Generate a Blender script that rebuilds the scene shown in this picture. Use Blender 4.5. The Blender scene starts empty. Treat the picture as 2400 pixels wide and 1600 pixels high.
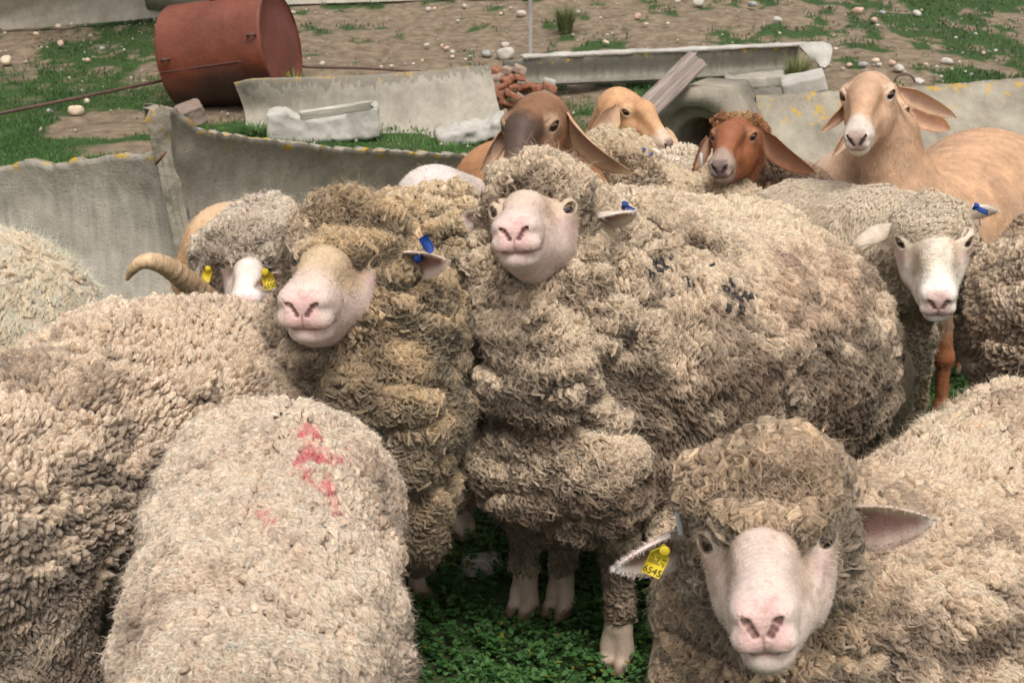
import bpy, math, random
import numpy as np
from mathutils import Vector

# ------------------------------------------------------------------ camera, sky, sun
scn = bpy.context.scene
C = scn.collection
TH = math.radians(18.16); CT, ST = math.cos(TH), math.sin(TH)
CAMH = 1.6; FPX = 3061.0
cam = bpy.data.cameras.new('camera'); camo = bpy.data.objects.new('camera', cam); C.objects.link(camo)
camo.location = (0, 0, CAMH); camo.rotation_euler = (math.radians(90) - TH, 0, 0)
cam.lens = 36 * FPX / 2400; cam.sensor_width = 36; cam.clip_end = 500; cam.clip_start = 0.05
cam.dof.use_dof = True; cam.dof.focus_distance = 2.6; cam.dof.aperture_fstop = 12
scn.camera = camo
world = bpy.data.worlds.new('World'); scn.world = world; world.use_nodes = True
nt = world.node_tree; bg = nt.nodes['Background']
sky = nt.nodes.new('ShaderNodeTexSky'); sky.sky_type = 'NISHITA'; sky.sun_disc = False
SUN_EL, SUN_AZ = 60, 168      # azimuth the light comes from, degrees clockwise from +Y
sky.sun_elevation = math.radians(SUN_EL); sky.sun_rotation = math.radians(SUN_AZ)
sky.air_density = 1.0; sky.dust_density = 4.0; sky.ozone_density = 1.0
hs = nt.nodes.new('ShaderNodeHueSaturation'); hs.inputs['Saturation'].default_value = 0.18   # overcast: almost no blue
wm = nt.nodes.new('ShaderNodeVectorMath'); wm.operation = 'MULTIPLY'; wm.inputs[1].default_value = (1.02, 1.0, .975)   # neutral cloud light
nt.links.new(sky.outputs[0], hs.inputs['Color']); nt.links.new(hs.outputs[0], wm.inputs[0]); nt.links.new(wm.outputs[0], bg.inputs[0]); bg.inputs[1].default_value = 0.15
sl = bpy.data.lights.new('sun', 'SUN'); sl.energy = 1.5; sl.angle = math.radians(20); sl.color = (1, 0.96, 0.91)
so = bpy.data.objects.new('sun', sl); C.objects.link(so)
_a, _e = math.radians(SUN_AZ), math.radians(SUN_EL)
_d = Vector((math.sin(_a) * math.cos(_e), math.cos(_a) * math.cos(_e), math.sin(_e)))
so.rotation_euler = _d.to_track_quat('Z', 'Y').to_euler(); so.location = (0, 0, 20)
scn.view_settings.view_transform = 'Standard'; scn.view_settings.look = 'None'
scn.view_settings.exposure = 0.34; scn.view_settings.gamma = 1
scn.cycles.use_denoising = True
scn.cycles.max_bounces = 6; scn.cycles.diffuse_bounces = 4; scn.cycles.transparent_max_bounces = 4

rng = np.random.default_rng(7)
A = np.array
CAMP = A([0, 0, CAMH])

def ray(px, py):
    x = (px - 1200) / FPX; v = (800 - py) / FPX
    return A([x, CT + v * ST, -ST + v * CT])
def P(px, py, Y):
    """the point seen at that place of the photograph, Y metres ahead of the camera"""
    d = ray(px, py); return CAMP + d * (Y / d[1])
def PR(px, py, Y, r):
    """point and a radius in metres for a radius in photograph pixels"""
    d = ray(px, py); return P(px, py, Y), r * (Y / d[1]) / FPX
def hgt(x, y):
    """height of the terrain"""
    y = np.asarray(y, float); x = np.asarray(x, float)
    t = np.maximum(y - 9.5, 0)
    return 0.13 * t * t / (t + 2.0) + 0.05 * np.sin(x * .9 + y * .4) * np.clip((y - 7) / 4, 0, 1) - 0.02 * np.clip((y-4)/2,0,1)
def G(px, py):
    """where that pixel's ray meets the ground"""
    d = ray(px, py); t = 0.5
    for _ in range(4000):
        p = CAMP + d * t
        if p[2] < hgt(p[0], p[1]): break
        t += 0.01 + t * 0.0015
    return A([p[0], p[1], float(hgt(p[0], p[1]))])
def project(p):
    p = np.atleast_2d(p) - CAMP
    z = p[:, 1] * CT - p[:, 2] * ST; v = p[:, 1] * ST + p[:, 2] * CT
    return 1200 + FPX * p[:, 0] / z, 800 - FPX * v / z, z

# ------------------------------------------------------------------ objects
def tag(o, label=None, cat=None, group=None, kind=None):
    if label: o['label'] = label
    if cat: o['category'] = cat
    if group: o['group'] = group
    if kind: o['kind'] = kind
    return o
def empty(name, loc, label=None, cat=None, group=None):
    o = bpy.data.objects.new(name, None); C.objects.link(o); o.location = tuple(float(v) for v in loc)
    o.empty_display_size = .1
    return tag(o, label, cat, group)
def mesh(name, V, F, mat, col=None, lk=None, smooth=True, origin=None):
    """one mesh object from world-space vertices; F is an (n,4) or (n,3) array, or a list of such arrays"""
    V = np.asarray(V, np.float64)
    Fs = [np.asarray(f, np.int64) for f in (F if isinstance(F, list) else [F]) if len(f)]
    org = A(origin) if origin is not None else A([V[:, 0].mean(), V[:, 1].mean(), V[:, 2].min()])
    me = bpy.data.meshes.new(name)
    n = len(V); me.vertices.add(n); me.vertices.foreach_set('co', (V - org).astype(np.float32).ravel())
    nl = sum(f.size for f in Fs); npoly = sum(len(f) for f in Fs)
    me.loops.add(nl); me.polygons.add(npoly)
    me.loops.foreach_set('vertex_index', np.concatenate([f.ravel() for f in Fs]).astype(np.int32))
    tot = np.concatenate([np.full(len(f), f.shape[1]) for f in Fs]); st = np.concatenate([[0], np.cumsum(tot)[:-1]])
    me.polygons.foreach_set('loop_start', st.astype(np.int32)); me.polygons.foreach_set('loop_total', tot.astype(np.int32))
    me.update(calc_edges=True); me.validate()
    if smooth: me.polygons.foreach_set('use_smooth', np.ones(len(me.polygons), bool))
    if col is not None and len(me.vertices) == n:
        a = me.color_attributes.new('Col', 'FLOAT_COLOR', 'POINT')
        c = np.ones((n, 4), np.float32); c[:, :3] = col; a.data.foreach_set('color', c.ravel())
    if lk is not None:
        a = me.attributes.new('lk', 'FLOAT_VECTOR', 'POINT'); a.data.foreach_set('vector', np.asarray(lk, np.float32).ravel())
    for m in (mat if isinstance(mat, list) else [mat]): me.materials.append(m)
    o = bpy.data.objects.new(name, me); C.objects.link(o)
    o.location = tuple(org)
    return o
def child(name, V, F, mat, parent, **k):
    """part of a thing whose root (or root's part) sits at an origin; child meshes keep an identity transform"""
    root = parent
    off = A(root.matrix_basis.translation)
    while root.parent: root = root.parent; off = off + A(root.matrix_basis.translation)
    o = mesh(name, V, F, mat, origin=off, **k); o.location = (0, 0, 0); o.parent = parent
    return o

# ------------------------------------------------------------------ noise
def _hash(ix, iy, iz, s):
    h = (ix * 374761393 + iy * 668265263 + iz * 2147483647 + s * 1274126177) & 0xffffffff
    h = ((h ^ (h >> 13)) * 1274126177) & 0xffffffff
    h = (h ^ (h >> 16)) & 0xffffffff
    h = (h * 2246822519) & 0xffffffff
    return ((h ^ (h >> 15)) & 0xffffff) / float(0xffffff)
def vnoise(p, scale=1.0, seed=0):
    q = np.asarray(p, np.float64) * scale; i = np.floor(q).astype(np.int64); f = q - i
    f = f * f * f * (f * (f * 6 - 15) + 10); r = 0
    for dx in (0, 1):
        wx = f[:, 0] if dx else 1 - f[:, 0]
        for dy in (0, 1):
            wy = f[:, 1] if dy else 1 - f[:, 1]
            for dz in (0, 1):
                wz = f[:, 2] if dz else 1 - f[:, 2]
                r = r + wx * wy * wz * _hash(i[:, 0] + dx, i[:, 1] + dy, i[:, 2] + dz, seed)
    return r * 2 - 1
def fbm(p, scale=1.0, seed=0, oct=3):
    r = 0; a = 1; t = 0
    for k in range(oct):
        r = r + a * vnoise(p, scale * 2 ** k, seed + k * 17); t += a; a *= .5
    return r / t * 1.5
def ss(a, b, x):
    t = np.clip((x - a) / (b - a + 1e-12), 0, 1); return t * t * (3 - 2 * t)
def unit(v):
    v = np.asarray(v, float); return v / (np.linalg.norm(v, axis=-1, keepdims=True) + 1e-12)

# ------------------------------------------------------------------ signed distances
def rc(a, b, ra, rb, k=.04, op='+', st=0): return dict(t='rc', a=A(a, float), b=A(b, float), ra=ra, rb=rb, k=k, op=op, st=st)
def sp(c, r, k=.04, op='+', st=0): return rc(c, A(c, float) + 1e-5, r, r, k, op, st)
def el(c, rad, R=None, k=.04, op='+', st=0): return dict(t='el', c=A(c, float), rad=A(rad, float), R=np.eye(3) if R is None else R, k=k, op=op, st=st)
def d1(p, s):
    if s['t'] == 'rc':
        ba = s['b'] - s['a']; l2 = ba @ ba + 1e-12
        h = np.clip(((p - s['a']) @ ba) / l2, 0, 1)
        q = p - s['a'] - h[:, None] * ba
        return np.sqrt((q * q).sum(1)) - (s['ra'] + (s['rb'] - s['ra']) * h)
    q = (p - s['c']) @ s['R']; k0 = np.linalg.norm(q / s['rad'], axis=1); k1 = np.linalg.norm(q / s['rad'] ** 2, axis=1) + 1e-9
    return k0 * (k0 - 1) / k1
def _bs(s):
    if 'bs' not in s:
        if s['t'] == 'rc': c = (s['a'] + s['b']) / 2; r = np.linalg.norm(s['a'] - s['b']) / 2 + max(s['ra'], s['rb'])
        else: c = s['c']; r = s['rad'].max()
        s['bs'] = (c, r)
    return s['bs']
def sdf(p, prims, grow=0.0, want=False):
    """smooth union / difference of all parts; parts far from a point are skipped"""
    d = np.full(len(p), .25); best = np.full(len(p), 10.0); st = np.zeros(len(p), int)
    for s in prims:
        c, r = _bs(s); pad = (.16 if s['op'] == '+' else .02) + s['k'] + grow
        df = p - c; i = np.nonzero(np.einsum('ij,ij->i', df, df) < (r + pad) ** 2)[0]
        if not len(i): continue
        e = d1(p[i], s); k = s['k']; di = d[i]
        if s['op'] == '+':
            e = e - grow
            if want: bi = best[i]; m = e < bi; bi[m] = e[m]; best[i] = bi; si = st[i]; si[m] = s['st']; st[i] = si
            h = np.maximum(k - np.abs(di - e), 0) / k; d[i] = np.minimum(di, e) - h * h * k * .25
        else:
            e = -e; h = np.maximum(k - np.abs(di - e), 0) / k; d[i] = np.maximum(di, e) + h * h * k * .25
    return (d, st) if want else d
def bounds(prims, pad):
    lo = np.full(3, 1e9); hi = -lo
    for s in prims:
        if s['op'] != '+': continue
        if s['t'] == 'rc':
            for q, r in ((s['a'], s['ra']), (s['b'], s['rb'])): lo = np.minimum(lo, q - r); hi = np.maximum(hi, q + r)
        else: r = s['rad'].max(); lo = np.minimum(lo, s['c'] - r); hi = np.maximum(hi, s['c'] + r)
    return lo - pad, hi + pad
def polygonise(f, lo, hi, h, keep=None):
    """surface nets of the zero level of f inside a box, evaluated only near the surface; quads, then pushed onto the surface"""
    B = 8; n = np.ceil((hi - lo) / h / B).astype(int); N = n * B + 1
    ci = np.stack(np.meshgrid(*[np.arange(k) for k in n], indexing='ij'), -1).reshape(-1, 3)
    cc = lo + (ci + .5) * B * h; dc = f(cc)
    near = np.abs(dc) < B * h * 1.15
    D = np.empty(N, np.float32)
    # far blocks get their sign
    far = dc.reshape(n); big = np.repeat(np.repeat(np.repeat(far, B, 0), B, 1), B, 2)
    D[:-1, :-1, :-1] = big; D[-1] = 1; D[:, -1] = 1; D[:, :, -1] = 1
    off = np.stack(np.meshgrid(*[np.arange(B + 1)] * 3, indexing='ij'), -1).reshape(-1, 3)
    idx = (ci[near][:, None, :] * B + off[None]).reshape(-1, 3)
    key = (idx[:, 0] * N[1] + idx[:, 1]) * N[2] + idx[:, 2]; key = np.unique(key)
    ii = np.stack(np.unravel_index(key, N), -1)
    vals = np.concatenate([f(lo + ii[a:a + 400000] * h) for a in range(0, len(ii), 400000)]) if len(ii) else np.zeros(0)
    D.reshape(-1)[key] = vals
    S = D < 0
    c = [S[i:N[0] - 1 + i, j:N[1] - 1 + j, k:N[2] - 1 + k] for i in (0, 1) for j in (0, 1) for k in (0, 1)]
    cnt = sum(x.astype(np.int8) for x in c); act = (cnt > 0) & (cnt < 8)
    cells = np.argwhere(act)
    vid = np.full(act.shape, -1, np.int64); vid[act] = np.arange(len(cells))
    cor = A([[i, j, k] for i in (0, 1) for j in (0, 1) for k in (0, 1)])
    cv = np.stack([D[cells[:, 0] + o[0], cells[:, 1] + o[1], cells[:, 2] + o[2]] for o in cor], 1).astype(np.float64)
    acc = np.zeros((len(cells), 3)); num = np.zeros(len(cells))
    for a in range(8):
        for b in range(a + 1, 8):
            if np.abs(cor[a] - cor[b]).sum() != 1: continue
            m = (cv[:, a] < 0) != (cv[:, b] < 0)
            t = cv[:, a] / (cv[:, a] - cv[:, b] + 1e-20)
            pt = cor[a] + t[:, None] * (cor[b] - cor[a])
            acc[m] += pt[m]; num[m] += 1
    V = lo + (cells + acc / num[:, None]) * h
    Q = []
    for ax in range(3):
        u, v = [(1, 2), (2, 0), (0, 1)][ax]
        sl0 = [slice(None)] * 3; sl1 = [slice(None)] * 3; sl0[ax] = slice(0, -1); sl1[ax] = slice(1, None)
        S0, S1 = S[tuple(sl0)], S[tuple(sl1)]
        e = np.argwhere(S0 != S1); 
        ok = (e[:, u] > 0) & (e[:, v] > 0) & (e[:, u] < N[u] - 1) & (e[:, v] < N[v] - 1); e = e[ok]
        fl = S0[e[:, 0], e[:, 1], e[:, 2]]
        def g(du, dv):
            q = e.copy(); q[:, u] -= du; q[:, v] -= dv; return vid[q[:, 0], q[:, 1], q[:, 2]]
        q = np.stack([g(1, 1), g(0, 1), g(0, 0), g(1, 0)], 1)
        q[~fl] = q[~fl][:, ::-1]; Q.append(q)
    Q = np.concatenate(Q); Q = Q[(Q >= 0).all(1)]
    if keep is not None:
        m = keep(V); Q = Q[m[Q].all(1)]
    nr, d = grad(f, V, h * .5); V = V - nr * np.clip(d, -h, h)[:, None]
    used = np.unique(Q); re = np.full(len(V), -1); re[used] = np.arange(len(used))
    V = V[used]; Q = re[Q]
    nr, d = grad(f, V, h * .5)
    return V, Q, nr
def grad(f, V, e):
    d = f(V); g = np.stack([f(V + A(o) * e) - f(V - A(o) * e) for o in ((1, 0, 0), (0, 1, 0), (0, 0, 1))], 1)
    return unit(g), d
def rotm(f, up):
    """columns: local x, y (forward), z (up)"""
    f = unit(f); x = unit(np.cross(f, up)); z = np.cross(x, f)
    return np.stack([x, f, z], 1)

# ------------------------------------------------------------------ materials
def mat(name):
    m = bpy.data.materials.new(name); m.use_nodes = True
    return m, m.node_tree, m.node_tree.nodes['Principled BSDF']
def N(t, k, **kw):
    n = t.nodes.new(k)
    for a, b in kw.items(): setattr(n, a, b)
    return n
def attr_mat(name, rough=.9, sheen=0., fibre=1.0, sss=0, spec=.2):
    m, t, b = mat(name); L = t.links.new
    a = N(t, 'ShaderNodeAttribute', attribute_name='Col'); k = N(t, 'ShaderNodeAttribute', attribute_name='lk')
    # fibres run along each lock: stretched noise in the lock's own coordinates
    mp = N(t, 'ShaderNodeMapping'); mp.inputs['Scale'].default_value = (4.6, 1.2, 40); L(k.outputs['Vector'], mp.inputs['Vector'])
    n1 = N(t, 'ShaderNodeTexNoise'); n1.inputs['Scale'].default_value = 1.6; n1.inputs['Detail'].default_value = 4; n1.inputs['Roughness'].default_value = .65
    L(mp.outputs[0], n1.inputs['Vector'])
    r = N(t, 'ShaderNodeMapRange'); r.inputs[1].default_value = .3; r.inputs[2].default_value = .7; r.inputs[3].default_value = .42; r.inputs[4].default_value = 1.32
    L(n1.outputs[0], r.inputs[0])
    mx = N(t, 'ShaderNodeVectorMath', operation='SCALE'); L(a.outputs['Color'], mx.inputs[0]); L(r.outputs[0], mx.inputs['Scale'])
    L(mx.outputs[0], b.inputs['Base Color'])
    bp = N(t, 'ShaderNodeBump'); bp.inputs['Strength'].default_value = .9 * fibre; bp.inputs['Distance'].default_value = .004
    L(n1.outputs[0], bp.inputs['Height']); L(bp.outputs[0], b.inputs['Normal'])
    b.inputs['Roughness'].default_value = rough; b.inputs['Sheen Weight'].default_value = sheen
    b.inputs['Specular IOR Level'].default_value = spec
    return m
def skin_mat(name, rough=.6, bump=.5, spec=.3):
    m, t, b = mat(name); L = t.links.new
    a = N(t, 'ShaderNodeAttribute', attribute_name='Col')
    tc = N(t, 'ShaderNodeTexCoord')
    n1 = N(t, 'ShaderNodeTexNoise'); n1.inputs['Scale'].default_value = 260; n1.inputs['Detail'].default_value = 3; L(tc.outputs['Object'], n1.inputs['Vector'])
    n2 = N(t, 'ShaderNodeTexNoise'); n2.inputs['Scale'].default_value = 28; n2.inputs['Detail'].default_value = 5; L(tc.outputs['Object'], n2.inputs['Vector'])
    ad = N(t, 'ShaderNodeMath', operation='ADD'); L(n1.outputs[0], ad.inputs[0]); L(n2.outputs[0], ad.inputs[1])
    r = N(t, 'ShaderNodeMapRange'); r.inputs[1].default_value = .6; r.inputs[2].default_value = 1.4; r.inputs[3].default_value = .78; r.inputs[4].default_value = 1.15
    L(ad.outputs[0], r.inputs[0])
    mx = N(t, 'ShaderNodeVectorMath', operation='SCALE'); L(a.outputs['Color'], mx.inputs[0]); L(r.outputs[0], mx.inputs['Scale'])
    L(mx.outputs[0], b.inputs['Base Color'])
    bp = N(t, 'ShaderNodeBump'); bp.inputs['Strength'].default_value = bump; bp.inputs['Distance'].default_value = .002
    L(ad.outputs[0], bp.inputs['Height']); L(bp.outputs[0], b.inputs['Normal'])
    b.inputs['Roughness'].default_value = rough; b.inputs['Specular IOR Level'].default_value = spec
    return m
def plain(name, col, rough=.5, spec=.5, bump=0, scale=50, var=.12, metal=0, coat=0):
    m, t, b = mat(name); L = t.links.new
    tc = N(t, 'ShaderNodeTexCoord'); n1 = N(t, 'ShaderNodeTexNoise'); n1.inputs['Scale'].default_value = scale; n1.inputs['Detail'].default_value = 5
    L(tc.outputs['Object'], n1.inputs['Vector'])
    r = N(t, 'ShaderNodeMapRange'); r.inputs[1].default_value = .3; r.inputs[2].default_value = .7; r.inputs[3].default_value = 1 - var; r.inputs[4].default_value = 1 + var
    L(n1.outputs[0], r.inputs[0])
    mx = N(t, 'ShaderNodeVectorMath', operation='SCALE'); mx.inputs[0].default_value = col[:3]; L(r.outputs[0], mx.inputs['Scale'])
    L(mx.outputs[0], b.inputs['Base Color'])
    if bump:
        bp = N(t, 'ShaderNodeBump'); bp.inputs['Strength'].default_value = bump; bp.inputs['Distance'].default_value = .01
        L(n1.outputs[0], bp.inputs['Height']); L(bp.outputs[0], b.inputs['Normal'])
    b.inputs['Roughness'].default_value = rough; b.inputs['Specular IOR Level'].default_value = spec
    b.inputs['Metallic'].default_value = metal; b.inputs['Coat Weight'].default_value = coat
    return m
M_WOOL = attr_mat('wool', rough=.95, sheen=.15, fibre=1.0)
M_SKIN = skin_mat('sheep_skin', rough=.55)
M_FUR = skin_mat('short_fur', rough=.85, bump=.8, spec=.15)
M_EYE = attr_mat('eye_wet', rough=.06, fibre=0, spec=.6)
M_HORN = attr_mat('horn', rough=.55, fibre=.8, spec=.4)
M_YTAG = plain('yellow_plastic', (.62, .46, .03), .6, .25, var=.25)
M_BTAG = plain('blue_plastic', (.015, .05, .22), .6, .25, var=.35)
M_GTAG = plain('pale_metal_clip', (.55, .6, .62), .4, .5, var=.1)
M_INK = plain('tag_ink', (.05, .05, .03), .6, .2, var=.05)
# ------------------------------------------------------------------ wool: locks, strands, short fur
def grid_faces(nb, rows, cols, base=0):
    r = np.arange(rows - 1)[:, None]; c = np.arange(cols - 1)[None]
    q = np.stack([r * cols + c, r * cols + c + 1, (r + 1) * cols + c + 1, (r + 1) * cols + c], -1).reshape(-1, 4)
    return (base + np.arange(nb)[:, None, None] * rows * cols + q[None]).reshape(-1, 4)
def sample(V, Q, nr, spacing, weight=None):
    """evenly scattered points on a quad mesh; returns positions, normals, quad index"""
    a, b, c, d = V[Q[:, 0]], V[Q[:, 1]], V[Q[:, 2]], V[Q[:, 3]]
    area = np.linalg.norm(np.cross(c - a, d - b), axis=1) * .5
    s = spacing if np.isscalar(spacing) else spacing[Q[:, 0]]
    w = area / s ** 2
    if weight is not None: w = w * weight[Q[:, 0]]
    n = int(w.sum() * 2.2) + 1
    cum = np.cumsum(w); i = np.searchsorted(cum, (np.arange(n) + rng.random(n)) / n * cum[-1]); i = np.minimum(i, len(Q) - 1)
    u, v = rng.random((2, n, 1))
    p = (a[i] * (1 - u) + b[i] * u) * (1 - v) + (d[i] * (1 - u) + c[i] * u) * v
    q = Q[i]; nn = unit((nr[q[:, 0]] * (1 - u) + nr[q[:, 1]] * u) * (1 - v) + (nr[q[:, 3]] * (1 - u) + nr[q[:, 2]] * u) * v)
    # dart thinning on a hash grid: one point per cell of a jittered lattice
    sc = (s if np.isscalar(s) else s[i]); sc = np.broadcast_to(sc, (n,))
    lev = np.round(np.log2(sc / .001) * 4).astype(int); cell = .001 * 2 ** (lev / 4) * .93
    k = np.floor((p + .37 * vnoise(p, 90)[:, None] * .004) / cell[:, None]).astype(np.int64)
    key = ((k[:, 0] * 73856093) ^ (k[:, 1] * 19349663) ^ (k[:, 2] * 83492791)) * 64 + lev
    _, f = np.unique(key, return_index=True)
    f.sort()
    return p[f], nn[f], i[f]
def visible(p, n, margin=260, back=-.8):
    x, y, z = project(p)
    m = (x > -margin) & (x < 2400 + margin) & (y > -margin) & (y < 1600 + margin)
    v = unit(CAMP - p)
    return m & ((n * v).sum(1) > back)
STY = {}
def style(name, **k):
    d = dict(L=.026, W=.011, T=.006, sp=.0105, lift=.25, point=.6, wave=.12, curl=0., mess=.35, amp=.006, fold=0., hair=1.2, hl=.02, hw=.0007, wav=.3, tone=.27)
    d.update(k); d['name'] = name; STY[name] = d; d['id'] = len(STY) - 1; return d['id']
COB = style('cobble', L=.0225, W=.0122, T=.0070, sp=.0106, lift=.10, point=.5, wave=.12, mess=.35, amp=.008, fold=.008, hair=2.0, hl=.011)
FLAME = style('flame', L=.032, W=.0105, T=.0074, sp=.0108, lift=.12, point=.85, wave=.14, mess=.2, amp=.008, hair=3, hl=.016, hw=.0006, wav=.3)
NECK = style('neck', L=.026, W=.0082, T=.0056, sp=.0088, lift=.10, point=.75, wave=.28, mess=.42, amp=.010, fold=.016, hair=4, hl=.016, hw=.0006, wav=.5)
CAP = style('cap', L=.028, W=.0078, T=.0062, sp=.0086, lift=.26, point=.8, wave=.34, curl=.3, mess=.7, amp=.012, hair=4.5, hl=.022, hw=.0007, wav=.75)
LOOSE = style('loose', L=.026, W=.0130, T=.0052, sp=.0112, lift=.08, point=.55, wave=.18, mess=.5, amp=.009, hair=4, hl=.016, wav=.4)
SILK = style('silk', L=.040, W=.0110, T=.0040, sp=.0125, lift=.08, point=.9, wave=.15, mess=.45, amp=.006, hair=9, hl=.038, hw=.0006, wav=.35)
SHORN = style('shorn', L=.012, W=.0040, T=.0007, sp=.0085, lift=.0, point=.9, wave=.1, mess=.35, amp=.007, hair=1.6, hl=.009, hw=.0005, tone=.04)
LEGW = style('legwool', L=.024, W=.009, T=.005, sp=.0095, lift=.15, point=.7, wave=.2, mess=.5, amp=.004, hair=2.5, hl=.014)
STL = sorted(STY.values(), key=lambda d: d['id'])
def sarr(ids, key): return A([d[key] for d in STL], float)[ids]

def locks(p, n, t, ids, col, size, rows=7, cols=7):
    """wool locks: each a bulging, grooved, wavy tuft lying along t; its edges and tip bury themselves between its neighbours"""
    m = len(p); t = unit(t - n * (t * n).sum(1, keepdims=True)); b = np.cross(n, t)
    R = lambda a, c: a + (c - a) * rng.random(m)
    big = R(.66, 1.2)
    L = sarr(ids, 'L') * size * big * R(.8, 1.25); W = sarr(ids, 'W') * size * big * R(.8, 1.25) * .60; T = sarr(ids, 'T') * size * R(.65, 1.4)
    lift = sarr(ids, 'lift') * R(.2, 1.6); pt = np.clip(sarr(ids, 'point') + R(-.25, .25), 0, 1)
    wv = sarr(ids, 'wave') * R(.3, 1.6); cu = sarr(ids, 'curl') * R(-.2, 1.3); ph = R(0, 6.28); fr = R(.8, 1.7); sg = np.sign(rng.random(m) - .5)
    s = np.linspace(0, 1, rows)[None, :]; e = lambda x: x[:, None]
    ang = e(lift) * 1.2 * (1 - 1.5 * s) + e(cu) * -1.6 * s ** 2
    ds = e(L) / (rows - 1)
    along = np.cumsum(np.cos(ang) * ds, 1) - ds * np.cos(ang); up = np.cumsum(np.sin(ang) * ds, 1) - ds * np.sin(ang)
    side = e(wv * L) * np.sin(s * e(fr) * 6.28 + e(ph)) * (.15 + s) + e(sg * cu * L) * .35 * s ** 2
    w = e(W) * (.5 + .5 * np.sin(np.minimum(s / .45, 1) * 1.57)) * (1 - e(pt) * ss(.45, 1, s) * .8) * (1 - .4 * ss(.75, 1, s))
    w = w * (1 + .10 * np.sin(s * 19 + e(ph) * 3))
    h = e(T) * 1.25 * (-.3 + 1.3 * ss(0, .45, s) - 1.0 * ss(.72, 1, s) * (1 - .3 * e(pt))) * (1 + .10 * np.sin(s * 23 + e(ph)))
    c = np.linspace(-1, 1, cols)[None, None, :]
    arch = np.cos(c * np.pi * .5) ** .7
    groove = (rng.random((m, 1, cols)) - .5) * .45 * arch + (rng.random((m, rows, cols)) - .5) * .16 * arch
    hh = h[:, :, None] * (arch + groove) - e(T)[:, :, None] * (1 - arch) * 1.3
    P3 = p[:, None, None, :] + t[:, None, None, :] * along[:, :, None, None] + \
        b[:, None, None, :] * (side[:, :, None] + w[:, :, None] * c)[..., None] + \
        n[:, None, None, :] * (up[:, :, None] + hh)[..., None]
    V = P3.reshape(-1, 3)
    lk = np.zeros((m, rows, cols, 3)); lk[..., 0] = c; lk[..., 1] = s[:, :, None] * (L / .012)[:, None, None]; lk[..., 2] = rng.random(m)[:, None, None]
    tone = 1 + (rng.random(m) - .5) * 2 * sarr(ids, 'tone')
    hue = (rng.random((m, 1)) - .5) * A([.0, .04, .10])
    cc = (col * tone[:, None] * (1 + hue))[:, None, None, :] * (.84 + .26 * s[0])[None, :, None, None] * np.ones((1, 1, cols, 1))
    tip = P3[:, -2, cols // 2, :]
    return V, grid_faces(m, rows, cols), cc.reshape(-1, 3), lk.reshape(-1, 3), tip, t, b
def strands(p, n, t, L, wd, col, segs=4, wav=.25):
    """fine single hairs as thin curved ribbons"""
    m = len(p); d0 = unit(t); 
    b = unit(np.cross(d0, n) + (rng.random((m, 3)) - .5) * .8)
    s = np.linspace(0, 1, segs + 1)[None, :, None]
    k = (rng.random((m, 1, 1)) - .5) * 2 * wav * 2; k2 = (rng.random((m, 1, 1)) - .3) * wav * 2; f = 4 + rng.random((m, 1, 1)) * 5
    cen = p[:, None] + L[:, None, None] * (d0[:, None] * s + b[:, None] * (k * s * s + wav * .3 * np.sin(s * f * (1 + wav * 1.5))) - n[:, None] * k2 * s * s)
    w = wd * (1 - .85 * s); wid = unit(np.cross(d0, n + (rng.random((m, 3)) - .5)))
    P3 = np.stack([cen - wid[:, None] * w, cen + wid[:, None] * w], 2)
    V = P3.reshape(-1, 3); cc = np.broadcast_to(col[:, None, None], (m, segs + 1, 2, 3)).reshape(-1, 3)
    lk = np.zeros((len(V), 3)); lk[:, 2] = np.repeat(rng.random(m), (segs + 1) * 2)
    return V, grid_faces(m, segs + 1, 2), cc, lk
def cat(parts):
    Vs, Fs, Cs, Ks = [], [], [], []; o = 0
    for V, F, c, k in parts:
        Vs.append(V); Fs.append(F + o); Cs.append(c); Ks.append(k); o += len(V)
    return np.concatenate(Vs), Fs, np.concatenate(Cs), np.concatenate(Ks)

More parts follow.
